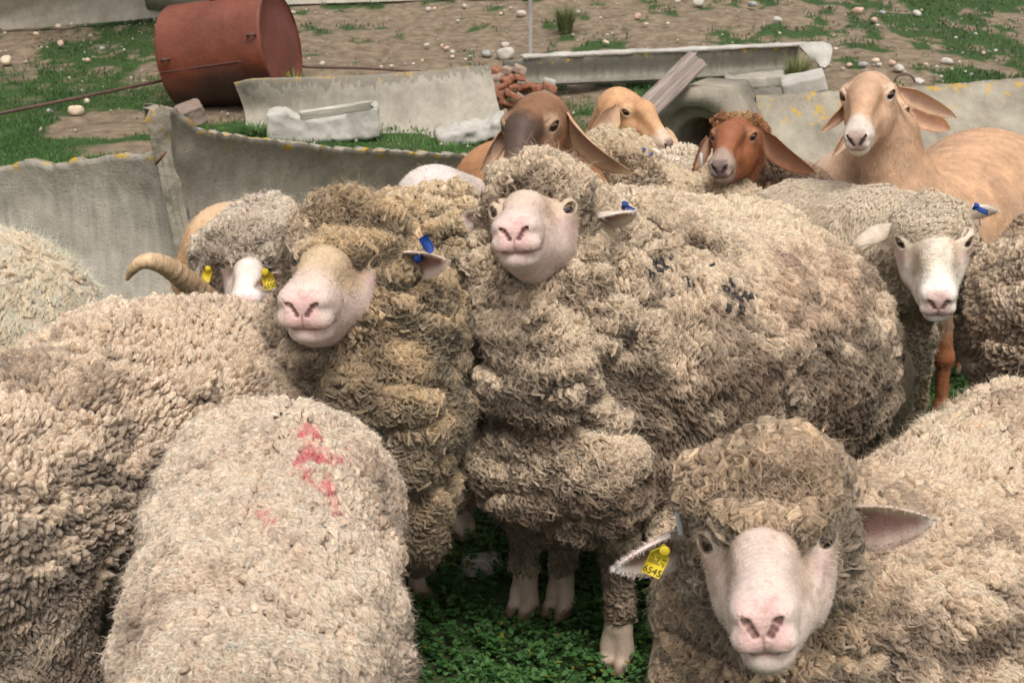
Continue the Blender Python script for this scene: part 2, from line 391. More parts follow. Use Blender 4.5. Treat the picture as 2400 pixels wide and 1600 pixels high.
def fleece(parent, prims, colf, h=.008, size=1.0, flow=None, grow=0.0, seed=0, dens=1.0, name='fleece', swirl=.7, coarse=1.5, keepf=None):
    f = lambda q: sdf(q, prims, grow)
    lo, hi = bounds(prims, .03 + grow)
    lo[2] = max(lo[2], 0.01)
    V, Q, nr = polygonise(f, lo, hi, h)
    _, st = sdf(V, prims, grow, want=True)
    # lumps and skin folds
    amp = sarr(st, 'amp'); fold = sarr(st, 'fold')
    # blend style amplitudes a little so zones do not step
    for _ in range(6):
        acc = np.zeros(len(V)); ac2 = np.zeros(len(V)); cn = np.zeros(len(V))
        for a_, b_ in ((0, 1), (1, 2), (2, 3), (3, 0)):
            np.add.at(acc, Q[:, a_], amp[Q[:, b_]]); np.add.at(ac2, Q[:, a_], fold[Q[:, b_]]); np.add.at(cn, Q[:, a_], 1)
        amp = acc / np.maximum(cn, 1); fold = ac2 / np.maximum(cn, 1)
    wp = V + .03 * np.stack([vnoise(V, 7, seed + i) for i in range(3)], 1)
    rid = 1 - np.abs(vnoise(wp * A([1, 1, 1.5]), 9.5, seed + 5)) * 3.2
    disp = amp * fbm(wp, 16, seed + 3, 2) * 1.4 - fold * np.clip(rid, 0, 1) ** 1.5 * 1.9 + fold * .5
    V = V + nr * disp[:, None]
    # fresh normals
    e1 = V[Q[:, 2]] - V[Q[:, 0]]; e2 = V[Q[:, 3]] - V[Q[:, 1]]; fn = np.cross(e1, e2)
    nn = np.zeros_like(V)
    for k in range(4): np.add.at(nn, Q[:, k], fn)
    nn = unit(nn); nn[(nn * nr).sum(1) < 0] *= -1
    col0 = colf(V, nn, st)
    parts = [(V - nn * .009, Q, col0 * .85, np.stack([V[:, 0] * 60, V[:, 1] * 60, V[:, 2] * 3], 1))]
    sp_ = sarr(st, 'sp') * size / math.sqrt(dens)
    vis = visible(V, nn)
    x, y, z = project(V)
    s_eff = np.where(vis, sp_, sp_ * coarse)
    p, n, qi = sample(V, Q, nn, s_eff)
    ids = st[Q[qi, 0]]; vz = vis[Q[qi, 0]]
    c = colf(p, n, ids)
    # flow: wool hangs down the flanks, parts along the back, swirls everywhere
    g = flow(p, n) if flow is not None else A([0, 0, -1.])[None] * np.ones((len(p), 1))
    sw = np.stack([vnoise(p, 8, seed + 11), vnoise(p, 8, seed + 12), vnoise(p, 8, seed + 13)], 1)
    jit = rng.normal(size=p.shape)
    t = unit(g + swirl * sw * 1.3 + jit * sarr(ids, 'mess')[:, None] * .55)
    sz = size * np.where(vz, 1, coarse)
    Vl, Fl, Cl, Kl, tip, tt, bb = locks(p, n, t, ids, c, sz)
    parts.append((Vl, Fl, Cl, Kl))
    # strands, in view only
    hr = sarr(ids, 'hair') * vz
    rep = (hr + rng.random(len(hr))).astype(int); i = np.repeat(np.arange(len(p)), rep)
    if len(i):
        k = rng.random((len(i), 1)); src = p[i] * (1 - k) + tip[i] * k + n[i] * (sarr(ids[i], 'T') * size * .6)[:, None] + rng.normal(size=(len(i), 3)) * .002
        up = np.where(rng.random(len(i)) < .08, .9, .25)[:, None]
        d = unit(tt[i] + n[i] * up * (.3 + rng.random((len(i), 1))) + rng.normal(size=(len(i), 3)) * .38)
        Ls = sarr(ids[i], 'hl') * size * (.5 + rng.random(len(i)) * .9)
        cc = c[i] * (.85 + .5 * rng.random((len(i), 1)))
        parts.append(strands(src, n[i], d, Ls, (sarr(ids[i], 'hw') * .62)[:, None, None], np.clip(cc, 0, .92), wav=sarr(ids[i], 'wav')[:, None, None]))
    # bits of straw and dirt caught in the wool
    vi = np.nonzero(vz & (n[:, 2] > -.2))[0]
    if len(vi) > 1500:
        i = rng.choice(vi, 34); dk = rng.random((34, 1)) < .55; cs = np.where(dk, A([.10, .07, .045]), A([.50, .38, .18]))
        parts.append(strands(p[i] + n[i] * .008, n[i], unit(tt[i] * .4 + rng.normal(size=(34, 3)) + .0 * n[i]), rng.uniform(.008, .03, 34), .0009, cs, 3, .15))
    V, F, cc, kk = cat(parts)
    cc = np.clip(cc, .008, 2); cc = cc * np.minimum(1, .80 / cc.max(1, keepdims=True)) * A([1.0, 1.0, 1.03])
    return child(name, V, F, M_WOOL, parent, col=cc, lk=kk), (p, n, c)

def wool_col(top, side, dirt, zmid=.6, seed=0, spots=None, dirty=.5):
    """fleece colours: shading painted in (bright tops, darkened sides), dirt in patches"""
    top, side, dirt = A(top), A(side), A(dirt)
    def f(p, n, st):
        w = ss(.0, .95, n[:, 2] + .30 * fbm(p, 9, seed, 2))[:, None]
        c = side * .56 * (1 - w) + top * A([1.0, .95, .90]) * w  # sides darkened by normal: shade painted into the wool colour
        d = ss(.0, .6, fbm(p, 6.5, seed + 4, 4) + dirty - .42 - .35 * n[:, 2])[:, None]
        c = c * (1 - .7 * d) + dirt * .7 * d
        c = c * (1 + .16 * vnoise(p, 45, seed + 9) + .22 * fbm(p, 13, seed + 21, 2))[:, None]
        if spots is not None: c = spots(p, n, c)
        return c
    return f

# ------------------------------------------------------------------ heads
class Head:
    """frame of a head: origin midway between the eyes, y towards the nose, z out of the bridge of the nose"""
    def __init__(s, o, yaw, pitch, roll=0, scale=1.0, kind='merino', mz=1.0):
        y, p, r = map(math.radians, (yaw, pitch, roll))
        f = A([math.sin(y) * math.cos(p), -math.cos(y) * math.cos(p), math.sin(p)])
        R = rotm(f, A([0, 0, 1.]))          # x = image left when facing the camera
        cr, sr = math.cos(r), math.sin(r)
        s.R = R @ A([[cr, 0, sr], [0, 1, 0], [-sr, 0, cr]]); s.o = A(o, float); s.k = scale; s.kind = kind; s.mz = mz
    def w(s, x, y, z): return s.o + s.k * (s.R @ A([x, y, z], float))
    def loc(s, p): return ((p - s.o) @ s.R) / s.k
    def v(s, x, y, z): return s.R @ A([x, y, z], float)
    def prims(s):
        W, k = s.w, s.k; o = []; z_ = s.mz
        def R_(a, b, ra, rb, kk=.03, op='+'): o.append(rc(W(*a), W(*b), ra * k, rb * k, kk * k, op))
        def E_(c, rad, kk=.03, op='+'): o.append(el(W(*c), A(rad) * k, s.R, kk * k, op))
        if s.kind == 'merino':
            E_((0, -.035, -.040), (.070, .082, .066))
            R_((0, -.01, -.045), (0, .12, -.044), .062, .034 * z_, .03)
            R_((0, .02, -.022), (0, .085, -.010), .028, .029, .03); R_((0, .085, -.010), (0, .15, -.020), .029, .022, .03)
            E_((0, .165, -.040), (.037 * z_, .036, .034 * z_ ** .5), .025)
            for q in (-1, 1):
                E_((q * .019 * z_, .180, -.026), (.014 * z_, .020, .014), .012); E_((q * .016 * z_, .188, -.054), (.019 * z_, .015, .017), .008)
                E_((q * .038, .010, -.072), (.028, .055, .046), .03); R_((q * .030, .045, -.078), (q * .019, .13, -.070), .026, .020, .02)
                E_((q * .056, -.004, -.004), (.022, .024, .014), .018)
            R_((0, .03, -.108), (0, .150, -.086), .034, .024, .02); E_((0, .166, -.082), (.027 * z_, .025, .018), .010)
            for q in (-1, 1): R_((q * .064, .060, -.010), (q * .052, .115, -.016), .014, .011, .025, '-')
            ex, ey, ez = .0575, .013, -.015; er = .0178
        else:
            E_((0, -.035, -.040), (.055, .080, .060))
            R_((0, -.01, -.045), (0, .15, -.048), .050, .030, .03)
            R_((0, -.02, -.012), (0, .055, .004), .036, .034, .03); R_((0, .055, .004), (0, .160, -.026), .034, .022, .03)
            E_((0, .178, -.042), (.035, .032, .028), .02)
            for q in (-1, 1):
                E_((q * .018, .192, -.033), (.012, .016, .011), .010); E_((q * .014, .198, -.054), (.016, .013, .013), .008)
                E_((q * .032, .015, -.078), (.024, .055, .045), .03)
                E_((q * .045, -.002, -.004), (.020, .022, .013), .016)
            R_((0, .02, -.105), (0, .165, -.078), .034, .020, .02); E_((0, .180, -.076), (.023, .022, .016), .010)
            for q in (-1, 1): R_((q * .060, .055, -.010), (q * .048, .125, -.022), .014, .011, .025, '-')
            ex, ey, ez = .0490, .012, -.014; er = .0172
        s.eye = [(q * ex, ey, ez) for q in (-1, 1)]; s.er = er
        for q in (-1, 1):
            c = A([q * ex, ey, ez]); outw = unit(A([q * .76, .58, .24]))
            o.append(sp(W(*(c - outw * .0030)), .0200 * k, .022 * k))
            ax = unit(np.cross(outw, A([0, 0, 1.]))); ax = ax + A([0, 0, -.30]) * np.sign(ax[1]); ax = unit(ax - outw * (ax @ outw))
            Re = s.R @ np.stack([ax, outw, np.cross(ax, outw)], 1)
            e_ = el(W(*(c + outw * .0150)), A([.0160, .020, .0090]) * k, Re, .002 * k, '-'); o.append(e_)
            for z1, z2 in ((.0125, .0135),):     # upper lid fold
                uz = np.cross(ax, outw); uz = uz if uz[2] > 0 else -uz
                o.append(rc(W(*(c + outw * .011 + uz * .0185 - ax * .011)), W(*(c + outw * .011 + uz * .0185 + ax * .010)), .0018 * k, .0018 * k, .004 * k, '-'))
        m = s.kind == 'merino'
        ny, nx = (.199, .0) if m else (.208, .0); wq = .80 * z_ if m else .78
        dz = 0 if m else -.006
        for q in (-1, 1):   # comma-shaped nostrils running up and outward
            R_((q * .009 * wq, ny + .002, -.046 + dz), (q * .019 * wq, ny + .000, -.033 + dz), .0026, .0042, .003, '-')
            R_((q * .019 * wq, ny + .000, -.033 + dz), (q * .027 * wq, ny - .006, -.0240 + dz), .0042, .0034, .003, '-')
        lz = -.0685 if m else -.066
        yy = .203 if m else .211
        R_((0, yy + .003, -.046), (0, yy + .001, lz), .0022, .0022, .004, '-')
        pr = (0, yy + .001, lz)
        for x_, y_, z_ in ((.014, yy - .003, lz - .002), (.026 * wq, yy - .013, lz - .001), (.034 * wq, yy - .028, lz + .002), (.038 * wq, yy - .045, lz + .006)):
            for q in (-1, 1): R_((q * pr[0], pr[1], pr[2]), (q * x_, y_, z_), .0042, .0042, .003, '-')
            pr = (x_, y_, z_)
        return o
    def gaze(s, parent, iris=(.17, .085, .03)):
        """two eyeballs with a brown iris and a wide dark pupil"""
        for q, e in zip((-1, 1), s.eye):
            u = np.linspace(0, math.pi, 29)[:, None]; v = np.linspace(0, 2 * math.pi, 49)[None, :]
            d = np.stack([np.sin(u) * np.cos(v), np.sin(u) * np.sin(v), np.cos(u) + 0 * v], -1).reshape(-1, 3)
            c = A(e) + unit(A([q * .76, .58, .24])) * -.0015
            ax = unit(A([q * .70, .70, .08])); V = s.o + s.k * ((c + d * s.er) @ s.R.T)
            dt = d @ ax; hor = unit(np.cross(ax, A([0, 0, 1]))); a = d @ hor; b_ = d @ np.cross(hor, ax)
            colr = np.where((dt > .66)[:, None], A(iris) * (.7 + .5 * ss(.66, .95, dt))[:, None], A([.11, .07, .055])); pup = (dt > 0) & ((a / .56) ** 2 + (b_ / .34) ** 2 < 1)
            colr = np.where(pup[:, None], A([.006, .006, .008]), colr)
            child('eye', V, grid_faces(1, 29, 49), M_EYE, parent, col=colr, lk=np.zeros((len(V), 3)))

def leaf_ear(base, tip, width, open_dir, droop=0., cup=.5, th=.004, bend=None, blunt=.35):
    """one ear: a cupped leaf of skin with real thickness; open_dir is where its hollow faces"""
    base, tip = A(base, float), A(tip, float); ax = unit(tip - base); L = np.linalg.norm(tip - base)
    od = unit(A(open_dir, float) - ax * (ax @ A(open_dir, float))); sd = np.cross(ax, od)
    nu, nv = 22, 13; u = np.linspace(0, 1, nu)[:, None]; v = np.linspace(-1, 1, nv)[None, :]
    mid = (A(bend, float) if bend is not None else A([0, 0, -droop]))
    cen = base + (tip - base) * u[..., None] + mid * (4 * u * (1 - u))[..., None]
    w = width * .5 * (np.sin(np.pi * np.clip(u * .86 + .14, 0, 1) ** .8) ** .75 * (1 - blunt) + blunt * np.sqrt(np.clip(1 - (2 * np.clip(u, .5, 1) - 1) ** 2.5, 0, 1)))
    w = np.maximum(w * (0.42 + .58 * ss(0, .28, u)), .0006); w = np.where(u > .995, .0008, w)
    a = v * (cup * (1.5 - .7 * u) * 1.3)
    rr = np.where(np.abs(cup) > .05, w / np.sin(np.minimum(1.45, cup * (1.5 - .7 * u) * 1.3 + 1e-4)), w)
    lat = rr * np.sin(a); dep = rr * (1 - np.cos(a))
    S = cen + sd * lat[..., None] + od * dep[..., None]
    tt = th * (1 - .45 * u)[..., None] * np.sqrt(np.clip(1 - v ** 4, .02, 1))[..., None] * (1 - .9 * ss(.9, 1, u))[..., None]
    nin = unit(od * np.cos(a)[..., None] - sd * np.sin(a)[..., None])
    Vi = (S + nin * tt * .5).reshape(-1, 3); Vo = (S - nin * tt * .5).reshape(-1, 3)
    n = nu * nv; Fi = grid_faces(1, nu, nv); Fo = Fi[:, ::-1] + n
    idx = lambda i, j: i * nv + j
    sf = []
    for i in range(nu - 1):
        for j, fl in ((0, 0), (nv - 1, 1)):
            q = [idx(i, j), idx(i + 1, j), idx(i + 1, j) + n, idx(i, j) + n]; sf.append(q[::-1] if fl else q)
    for j in range(nv - 1): sf.append([idx(nu - 1, j), idx(nu - 1, j + 1), idx(nu - 1, j + 1) + n, idx(nu - 1, j) + n])
    side = np.concatenate([np.zeros(n), np.ones(n)])     # 0 inside, 1 outside
    uv = np.stack([np.broadcast_to(u, (nu, nv)).ravel(), np.broadcast_to(v, (nu, nv)).ravel()], 1); uv = np.concatenate([uv, uv])
    return np.concatenate([Vi, Vo]), np.concatenate([Fi, Fo, A(sf)]), side, uv, np.concatenate([nin.reshape(-1, 3), -nin.reshape(-1, 3)])

EYE_R, EYE_L, NOSE, MOUTH, CHIN, POLL = 'eyeR', 'eyeL', (0, .203, -.036), (0, .205, -.068), (0, .164, -.102), (0, -.08, -.01)
def fit_head(Y, kind, tg, yaw, pitch, roll=0, scale=1.0, fixroll=False, sreg=2.0, px=None, mz=1.0):
    """turn and place a head so that its landmarks fall where the photograph shows them"""
    e_ = .063 if kind == 'merino' else .052; pts = {'eyeL': (e_, .020, -.011), 'eyeR': (-e_, .020, -.011)}
    L = [(A(pts.get(k, k), float), A(v, float)) for k, v in tg]
    c0 = np.mean([v for _, v in L], 0)
    x = A([c0[0], c0[1] - 60, yaw, pitch, roll, scale * 50], float); x0 = x.copy()
    reg = A([0, 0, .12, .12, 1.2 if not fixroll else 50, sreg])
    def res(x):
        h = Head(P(x[0], x[1], Y), x[2], x[3], x[4], x[5] / 50, kind)
        w = A([h.w(*l) for l, _ in L]); u, v, _ = project(w)
        return np.concatenate([(np.stack([u, v], 1) - A([v for _, v in L])).ravel(), (x - x0) * reg])
    for _ in range(25):
        r = res(x); J = np.stack([(res(x + np.eye(6)[i] * .5) - r) / .5 for i in range(6)], 1)
        x = x - .7 * np.linalg.lstsq(J, r, rcond=None)[0]
    print('head', kind, np.round(x, 1), 'rms', round(float(np.sqrt((r[:2 * len(L)] ** 2).mean())), 1))
    return Head(P(x[0], x[1], Y), x[2], x[3], x[4], x[5] / 50, kind, mz)
# ------------------------------------------------------------------ whole animals
def face_merino(hd, tan=.4, pink=(.70, .40, .37), base=(.62, .485, .42), tancol=(.66, .49, .32), dirt=.0):
    base, pink, tancol = A(base), A(pink), A(tancol)
    def f(p, n):
        q = hd.loc(p); x, y, z = q.T; ax = np.abs(x)
        c = np.ones((len(p), 1)) * base
        top = ss(-.055, -.02, z) * ss(.175, .11, y + .02 * fbm(q, 40, 3)) * tan
        c = c * (1 - top[:, None]) + tancol * top[:, None]
        cap = ss(.075, .0, y + .02 * vnoise(q, 60, 3)) * ss(-.07, -.03, z); c = c * (1 - .6 * cap[:, None]) + tancol * .6 * cap[:, None]
        ue = ss(.030, .010, np.linalg.norm(q - A([0, .035, -.042]) - A([.056, 0, 0]) * np.sign(x)[:, None], axis=1))
        c = c * (1 - .55 * ue[:, None]) + A([.60, .40, .42]) * .55 * ue[:, None]
        nose = ss(.172, .190, y) * ss(.030, .019, ax) * ss(-.066, -.056, z) * ss(-.004, -.016, z)
        nose = nose * .62; c = c * (1 - nose[:, None]) + pink * nose[:, None]
        sn = (ss(.018, .034, ax) * ss(.062, .045, ax) * ss(.02, .05, y) * ss(.13, .09, y) * ss(-.06, -.03, z) * ss(-.5, .3, fbm(q, 40, 23, 3)) * .5)[:, None]; c = c * (1 - sn) + A([.50, .33, .22]) * sn
        lip = ss(.15, .18, y) * ss(-.078, -.070, z) * ss(-.052, -.060, z) * .45
        c = c * (1 - lip[:, None]) + A([.66, .42, .38]) * lip[:, None]
        nd = np.minimum.reduce([np.linalg.norm(q - A([s_ * a, b, d]), axis=1) for s_ in (-1, 1) for a, b, d in ((.008, .200, -.044), (.012, .199, -.038), (.016, .197, -.032), (.021, .191, -.026))])
        c = c * (1 - .85 * ss(.0062, .0035, nd)[:, None]) + A([.10, .035, .03]) * .85 * ss(.0062, .0035, nd)[:, None]
        ml = ss(.0042, .0015, np.abs(z + .0690 - .1 * np.maximum(0, ax - .020))) * ss(.142, .158, y) * ss(.044, .038, ax)
        ml = np.maximum(ml, ss(.0022, .0008, ax) * ss(.190, .197, y) * ss(-.068, -.064, z) * ss(-.040, -.046, z))
        c = c * (1 - .65 * ml[:, None]) + A([.26, .11, .10]) * .65 * ml[:, None]
        ed = np.minimum(*[np.linalg.norm(q - A(e), axis=1) for e in hd.eye])
        r = ss(.0218, .0196, ed)[:, None]; c = c * (1 - .72 * r) + A([.13, .08, .075]) * .72 * r
        fk = (ss(.45, .6, vnoise(q, 190, 31)) * ss(.13, .18, y))[:, None]; c = c * (1 - .28 * fk) + A([.30, .18, .13]) * .28 * fk
        gr = (ss(.0, .5, fbm(q, 35, 19, 3)) * ss(.16, .06, y))[:, None]; c = c * (1 - .28 * gr) + A([.48, .36, .26]) * .28 * gr
        if dirt > 0:
            d = ss(.15, .5, fbm(q, 70, 9, 3)) * dirt * ss(.15, .08, y); c = c * (1 - d[:, None]) + A([.38, .27, .18]) * d[:, None]
        return c * (1 + .07 * vnoise(q, 120, 5))[:, None]
    return f
def face_hair(hd, base, muzzle, dark=None, bridge=None, nose=(.16, .10, .09), eyering=None):
    base, muzzle = A(base), A(muzzle)
    def f(p, n):
        q = hd.loc(p); x, y, z = q.T; ax = np.abs(x)
        c = base * (1 + .16 * fbm(q, 22, 2, 3))[:, None]
        if bridge is not None:
            w = ss(-.075, -.01, z + .02 * fbm(q, 30, 7)) * ss(.0, .06, y + .03 * fbm(q, 25, 8)); c = c * (1 - w[:, None]) + A(bridge) * w[:, None]
        w = ss(.13, .165, y + .018 * fbm(q, 45, 4) - .35 * (z + .03)); c = c * (1 - w[:, None]) + muzzle * w[:, None]
        w = ss(.182, .197, y) * ss(.026, .017, ax) * ss(-.064, -.055, z) * ss(-.012, -.022, z); c = c * (1 - .8 * w[:, None]) + A(nose) * .8 * w[:, None]
        nd = np.minimum.reduce([np.linalg.norm(q - A([s_ * a, b, d]), axis=1) for s_ in (-1, 1) for a, b, d in ((.008, .206, -.049), (.012, .205, -.043), (.016, .203, -.038), (.021, .198, -.031))])
        r = ss(.0075, .0042, nd)[:, None]; c = c * (1 - .9 * r) + A([.03, .02, .02]) * .9 * r
        ml = ss(.0048, .0015, np.abs(z + .0668 - .12 * np.maximum(0, ax - .02))) * ss(.15, .165, y)
        c = c * (1 - .75 * ml[:, None]) + A([.10, .06, .05]) * .75 * ml[:, None]
        ed = np.minimum(*[np.linalg.norm(q - A(e), axis=1) for e in hd.eye])
        if eyering is not None: r = ss(.034, .020, ed)[:, None]; c = c * (1 - .6 * r) + A(eyering) * .6 * r
        r = ss(.0212, .0188, ed)[:, None]; c = c * (1 - .85 * r) + A([.045, .03, .025]) * .85 * r
        # tear line
        td = np.minimum.reduce([np.linalg.norm(q - A([s_ * (.050 - .02 * k), .018 + .03 * k, -.024 - .012 * k]), axis=1) for s_ in (-1, 1) for k in (0, .33, .66)])
        r = ss(.006, .002, td)[:, None]; c = c * (1 - .45 * r) + A([.10, .06, .05]) * .45 * r
        return c * (1 + .1 * vnoise(q, 150, 5))[:, None]
    return f
def leg_front(sh, hoof, s=1.0, wool=False):
    """shoulder, elbow, knee, fetlock and a cloven hoof; hoof is the ground contact"""
    sh, h = A(sh, float), A(hoof, float); H = sh[2]
    kn = h * A([1, 1, 0]) + A([0, 0, .24 * s]) + (sh - h) * A([.12, .12, 0]); el_ = kn + (sh - kn) * .55
    ft = h + A([0, 0, .085 * s]) + (kn - h) * A([.05, .05, 0])
    fw = A([0, -.03, 0])
    o = [rc(sh, el_, .07 * s, .045 * s, .05), rc(el_, kn, .040 * s, .024 * s, .03), sp(kn + fw * .15, .026 * s, .02), rc(kn, ft, .020 * s, .018 * s, .02), sp(ft, .023 * s, .015)]
    return o, ft
def hoof_prims(ft, h, fwd, s=1.0):
    fwd = unit(A([fwd[0], fwd[1], 0.])); sd = A([fwd[1], -fwd[0], 0]); o = []
    h = A(h, float)
    for q in (-1, 1):
        o.append(rc(ft + sd * q * .008 * s, h + sd * q * .014 * s + fwd * .006 * s + A([0, 0, .045 * s]), .017 * s, .018 * s, .008))
        o.append(rc(h + sd * q * .014 * s + fwd * .002 * s + A([0, 0, .038 * s]), h + sd * q * .015 * s + fwd * .034 * s + A([0, 0, .014 * s]), .018 * s, .011 * s, .003))
        o.append(rc(h + sd * q * .014 * s - fwd * .016 * s + A([0, 0, .016 * s]), h + sd * q * .015 * s + fwd * .020 * s + A([0, 0, .013 * s]), .014 * s, .012 * s, .004))
    return o
def leg_hind(hip, hoof, back, s=1.0):
    hip, h = A(hip, float), A(hoof, float); back = unit(A([back[0], back[1], 0.]))
    hock = A([h[0], h[1], 0]) + A([0, 0, .30 * s]) + back * .05 * s
    stif = (hip * .55 + hock * .45) - back * .12 * s + A([0, 0, .03])
    ft = h + A([0, 0, .085 * s]) + back * .012 * s
    o = [rc(hip, stif, .11 * s, .07 * s, .06), rc(stif, hock, .062 * s, .026 * s, .04), sp(hock + back * .008, .028 * s, .02), rc(hock, ft, .021 * s, .018 * s, .02), sp(ft, .023 * s, .015)]
    return o, ft
def legs(front, hind, fwd, s=1.0, hoofs=True):
    """front / hind: lists of (shoulder or hip point, hoof ground point)"""
    o = []
    for a, b in front:
        p, ft = leg_front(a, b, s); o += p + hoof_prims(ft, b, fwd, s)
    for a, b in hind:
        p, ft = leg_hind(a, b, -A(fwd, float), s); o += p + hoof_prims(ft, b, fwd, s)
    return o

def make_body(root, prims, hd=None, hcol=None, bcol=None, ears=(), h=.0085, hh=.003, wrinkle=.0, fur=.006, bodyfur=0., earcol=None, hlim=(-.13, .13, -.02, .26, -.22, .07), mat_=None, furhead=.0021):
    """the animal's one continuous skin: trunk, neck, legs and head, with its ears; short coat hairs are rooted in it"""
    allp = list(prims) + (hd.prims() if hd else [])
    parts = []
    f = lambda q: sdf(q, allp)
    if hd:
        bx = lambda V, m: (lambda q: (q[:, 0] > hlim[0] + m) & (q[:, 0] < hlim[1] - m) & (q[:, 1] > hlim[2] + m) & (q[:, 1] < hlim[3] - m) & (q[:, 2] > hlim[4] + m) & (q[:, 2] < hlim[5] - m))(hd.loc(V))
    lo, hi = bounds(allp, .03); lo[2] = max(lo[2], -.002)
    V, Q, nr = polygonise(f, lo, hi, h, keep=(lambda V: ~bx(V, h * 1.2 / hd.k)) if hd else None)
    c = bcol(V, nr); hoof = ss(.040, .028, V[:, 2])[:, None]; c = c * (1 - hoof) + A([.20, .13, .09]) * hoof
    if hd:
        wq = ss(.22, .10, np.linalg.norm(V - hd.w(0, 0, -.04), axis=1))[:, None]; c = c * (1 - wq) + hcol(V, nr) * wq
    parts.append((V, Q, c, V * 8))
    if bodyfur > 0:
        vis = visible(V, nr, 150, -.25)
        qq = vis[Q[:, 0]]
        if qq.any():
            p, n, qi = sample(V, Q[qq], nr, bodyfur)
            j = rng.normal(size=p.shape); t = unit(A([.0, .0, -1.]) + .5 * j + .8 * fbm(p, 6, 3)[:, None] * A([1, 0, 0]) + n * .35)
            parts.append(strands(p, n, t, .011 * (.5 + rng.random(len(p))), .0006, c[Q[qq][qi, 0]] * (.62 + .72 * rng.random((len(p), 1))), 2))
    if hd:
        cs = A([hd.w(a, b, d) for a in hlim[:2] for b in hlim[2:4] for d in hlim[4:]])
        V, Q, nr = polygonise(f, cs.min(0) - .01, cs.max(0) + .01, hh, keep=lambda V: bx(V, 0))
        q = hd.loc(V)
        if wrinkle:
            m = ss(.045, .07, q[:, 1]) * ss(.168, .150, q[:, 1]) * ss(-.075, -.03, q[:, 2])
            yy = q[:, 1] + .35 * np.abs(q[:, 0]) ** 1.3 + .003 * vnoise(q, 45, 2)
            s_ = np.sin(yy * 6.28 / .0115); V = V + nr * (wrinkle * m * (1 - 1.4 * np.abs(s_) ** .6))[:, None] * hd.k
        c = hcol(V, nr); parts.append((V, Q, c, V * 8))
        p, n, qi = sample(V, Q, nr, furhead)
        q = hd.loc(p); ed = np.minimum(*[np.linalg.norm(q - A(e), axis=1) for e in hd.eye])
        ok = (ed > .022) & visible(p, n, 200, -.3) & ~((q[:, 1] > .178) & (np.abs(q[:, 0]) < .03) & (q[:, 2] < -.012) & (q[:, 2] > -.068))
        p, n, qi, q = p[ok], n[ok], qi[ok], q[ok]
        back = hd.v(0, -1, 0) * 1.0 + 0 * p; dn = hd.v(0, 0, -1)
        t = unit(back + n * .45 + dn * .4 + rng.normal(size=p.shape) * .3)
        L = fur * (.5 + rng.random(len(p))) * np.where(q[:, 1] > .14, .6, 1.0) * (1 + (1.6 if hd.kind == 'merino' else .3) * ss(.08, .03, q[:, 1]) * ss(-.06, -.02, q[:, 2]))
        parts.append(strands(p - n * .0005, n, t, L * hd.k, .00024, np.clip(c[Q[qi, 0]] * (.86 + .3 * rng.random((len(p), 1))), 0, .9), 2, .12))
    for e in ears:
        V, Fc, side, uv, en = leaf_ear(**e['g'])
        inn, out = A(e.get('inn', (.55, .30, .27))), A(e.get('out', (.72, .60, .50)))
        rim = ss(.38, .85, np.abs(uv[:, 1]) + .3 * uv[:, 0])[:, None]
        c = np.where(side[:, None] == 1, out, inn * (1 - .75 * rim) + out * .75 * rim); c = c * (1 + .12 * fbm(V, 45, 6))[:, None]
        tipd = ss(.80, .98, uv[:, 0])[:, None]; c = c * (1 - tipd) + A(e.get('tip', out)) * tipd
        parts.append((V, Fc, c, V * 8))
        k = e.get('fuzz', 1800); i = rng.integers(0, len(V), k); i = i[(np.abs(uv[i, 1]) > .75) | (side[i] == 1) | (rng.random(k) < .15)]
        ax = unit(A(e['g']['tip'], float) - A(e['g']['base'], float))
        p = V[i] + rng.normal(size=(len(i), 3)) * .002; t = unit(ax * 1.0 + en[i] * .35 + rng.normal(size=(len(i), 3)) * .3)
        parts.append(strands(V[i], en[i], t, e.get('fl', .007) * (.5 + rng.random(len(i))), .0004, np.clip(c[i] * 1.08, 0, .9), 2, .1))
    V, F, cc, kk = cat(parts)
    return child('body', V, F, mat_ or M_SKIN, root, col=np.clip(cc, .008, .9))

def box_mesh(c, R, hx, hy, hz, bev=.0):
    """a bevelled little block; columns of R are its axes"""
    xs = []
    for sx in (-1, 1):
        for sy in (-1, 1):
            for sz in (-1, 1):
                for k in range(3):
                    v = A([sx * hx, sy * hy, sz * hz], float); e = A([bev, bev, bev]); e[k] = 0; v -= A([sx, sy, sz]) * e; xs.append(v)
    import bmesh
    bm = bmesh.new(); vs = [bm.verts.new(x) for x in xs]; bmesh.ops.convex_hull(bm, input=vs)
    bm.verts.index_update(); V = A([v.co[:] for v in bm.verts]); F = [[v.index for v in f.verts] for f in bm.faces]; bm.free()
    tri = [f for f in F if len(f) == 3]; qd = [f for f in F if len(f) == 4]; 
    for f in F:
        if len(f) > 4: tri += [[f[0], f[i], f[i + 1]] for i in range(1, len(f) - 1)]
    return A(c) + V @ A(R).T, [A(x) for x in (qd, tri) if len(x)]
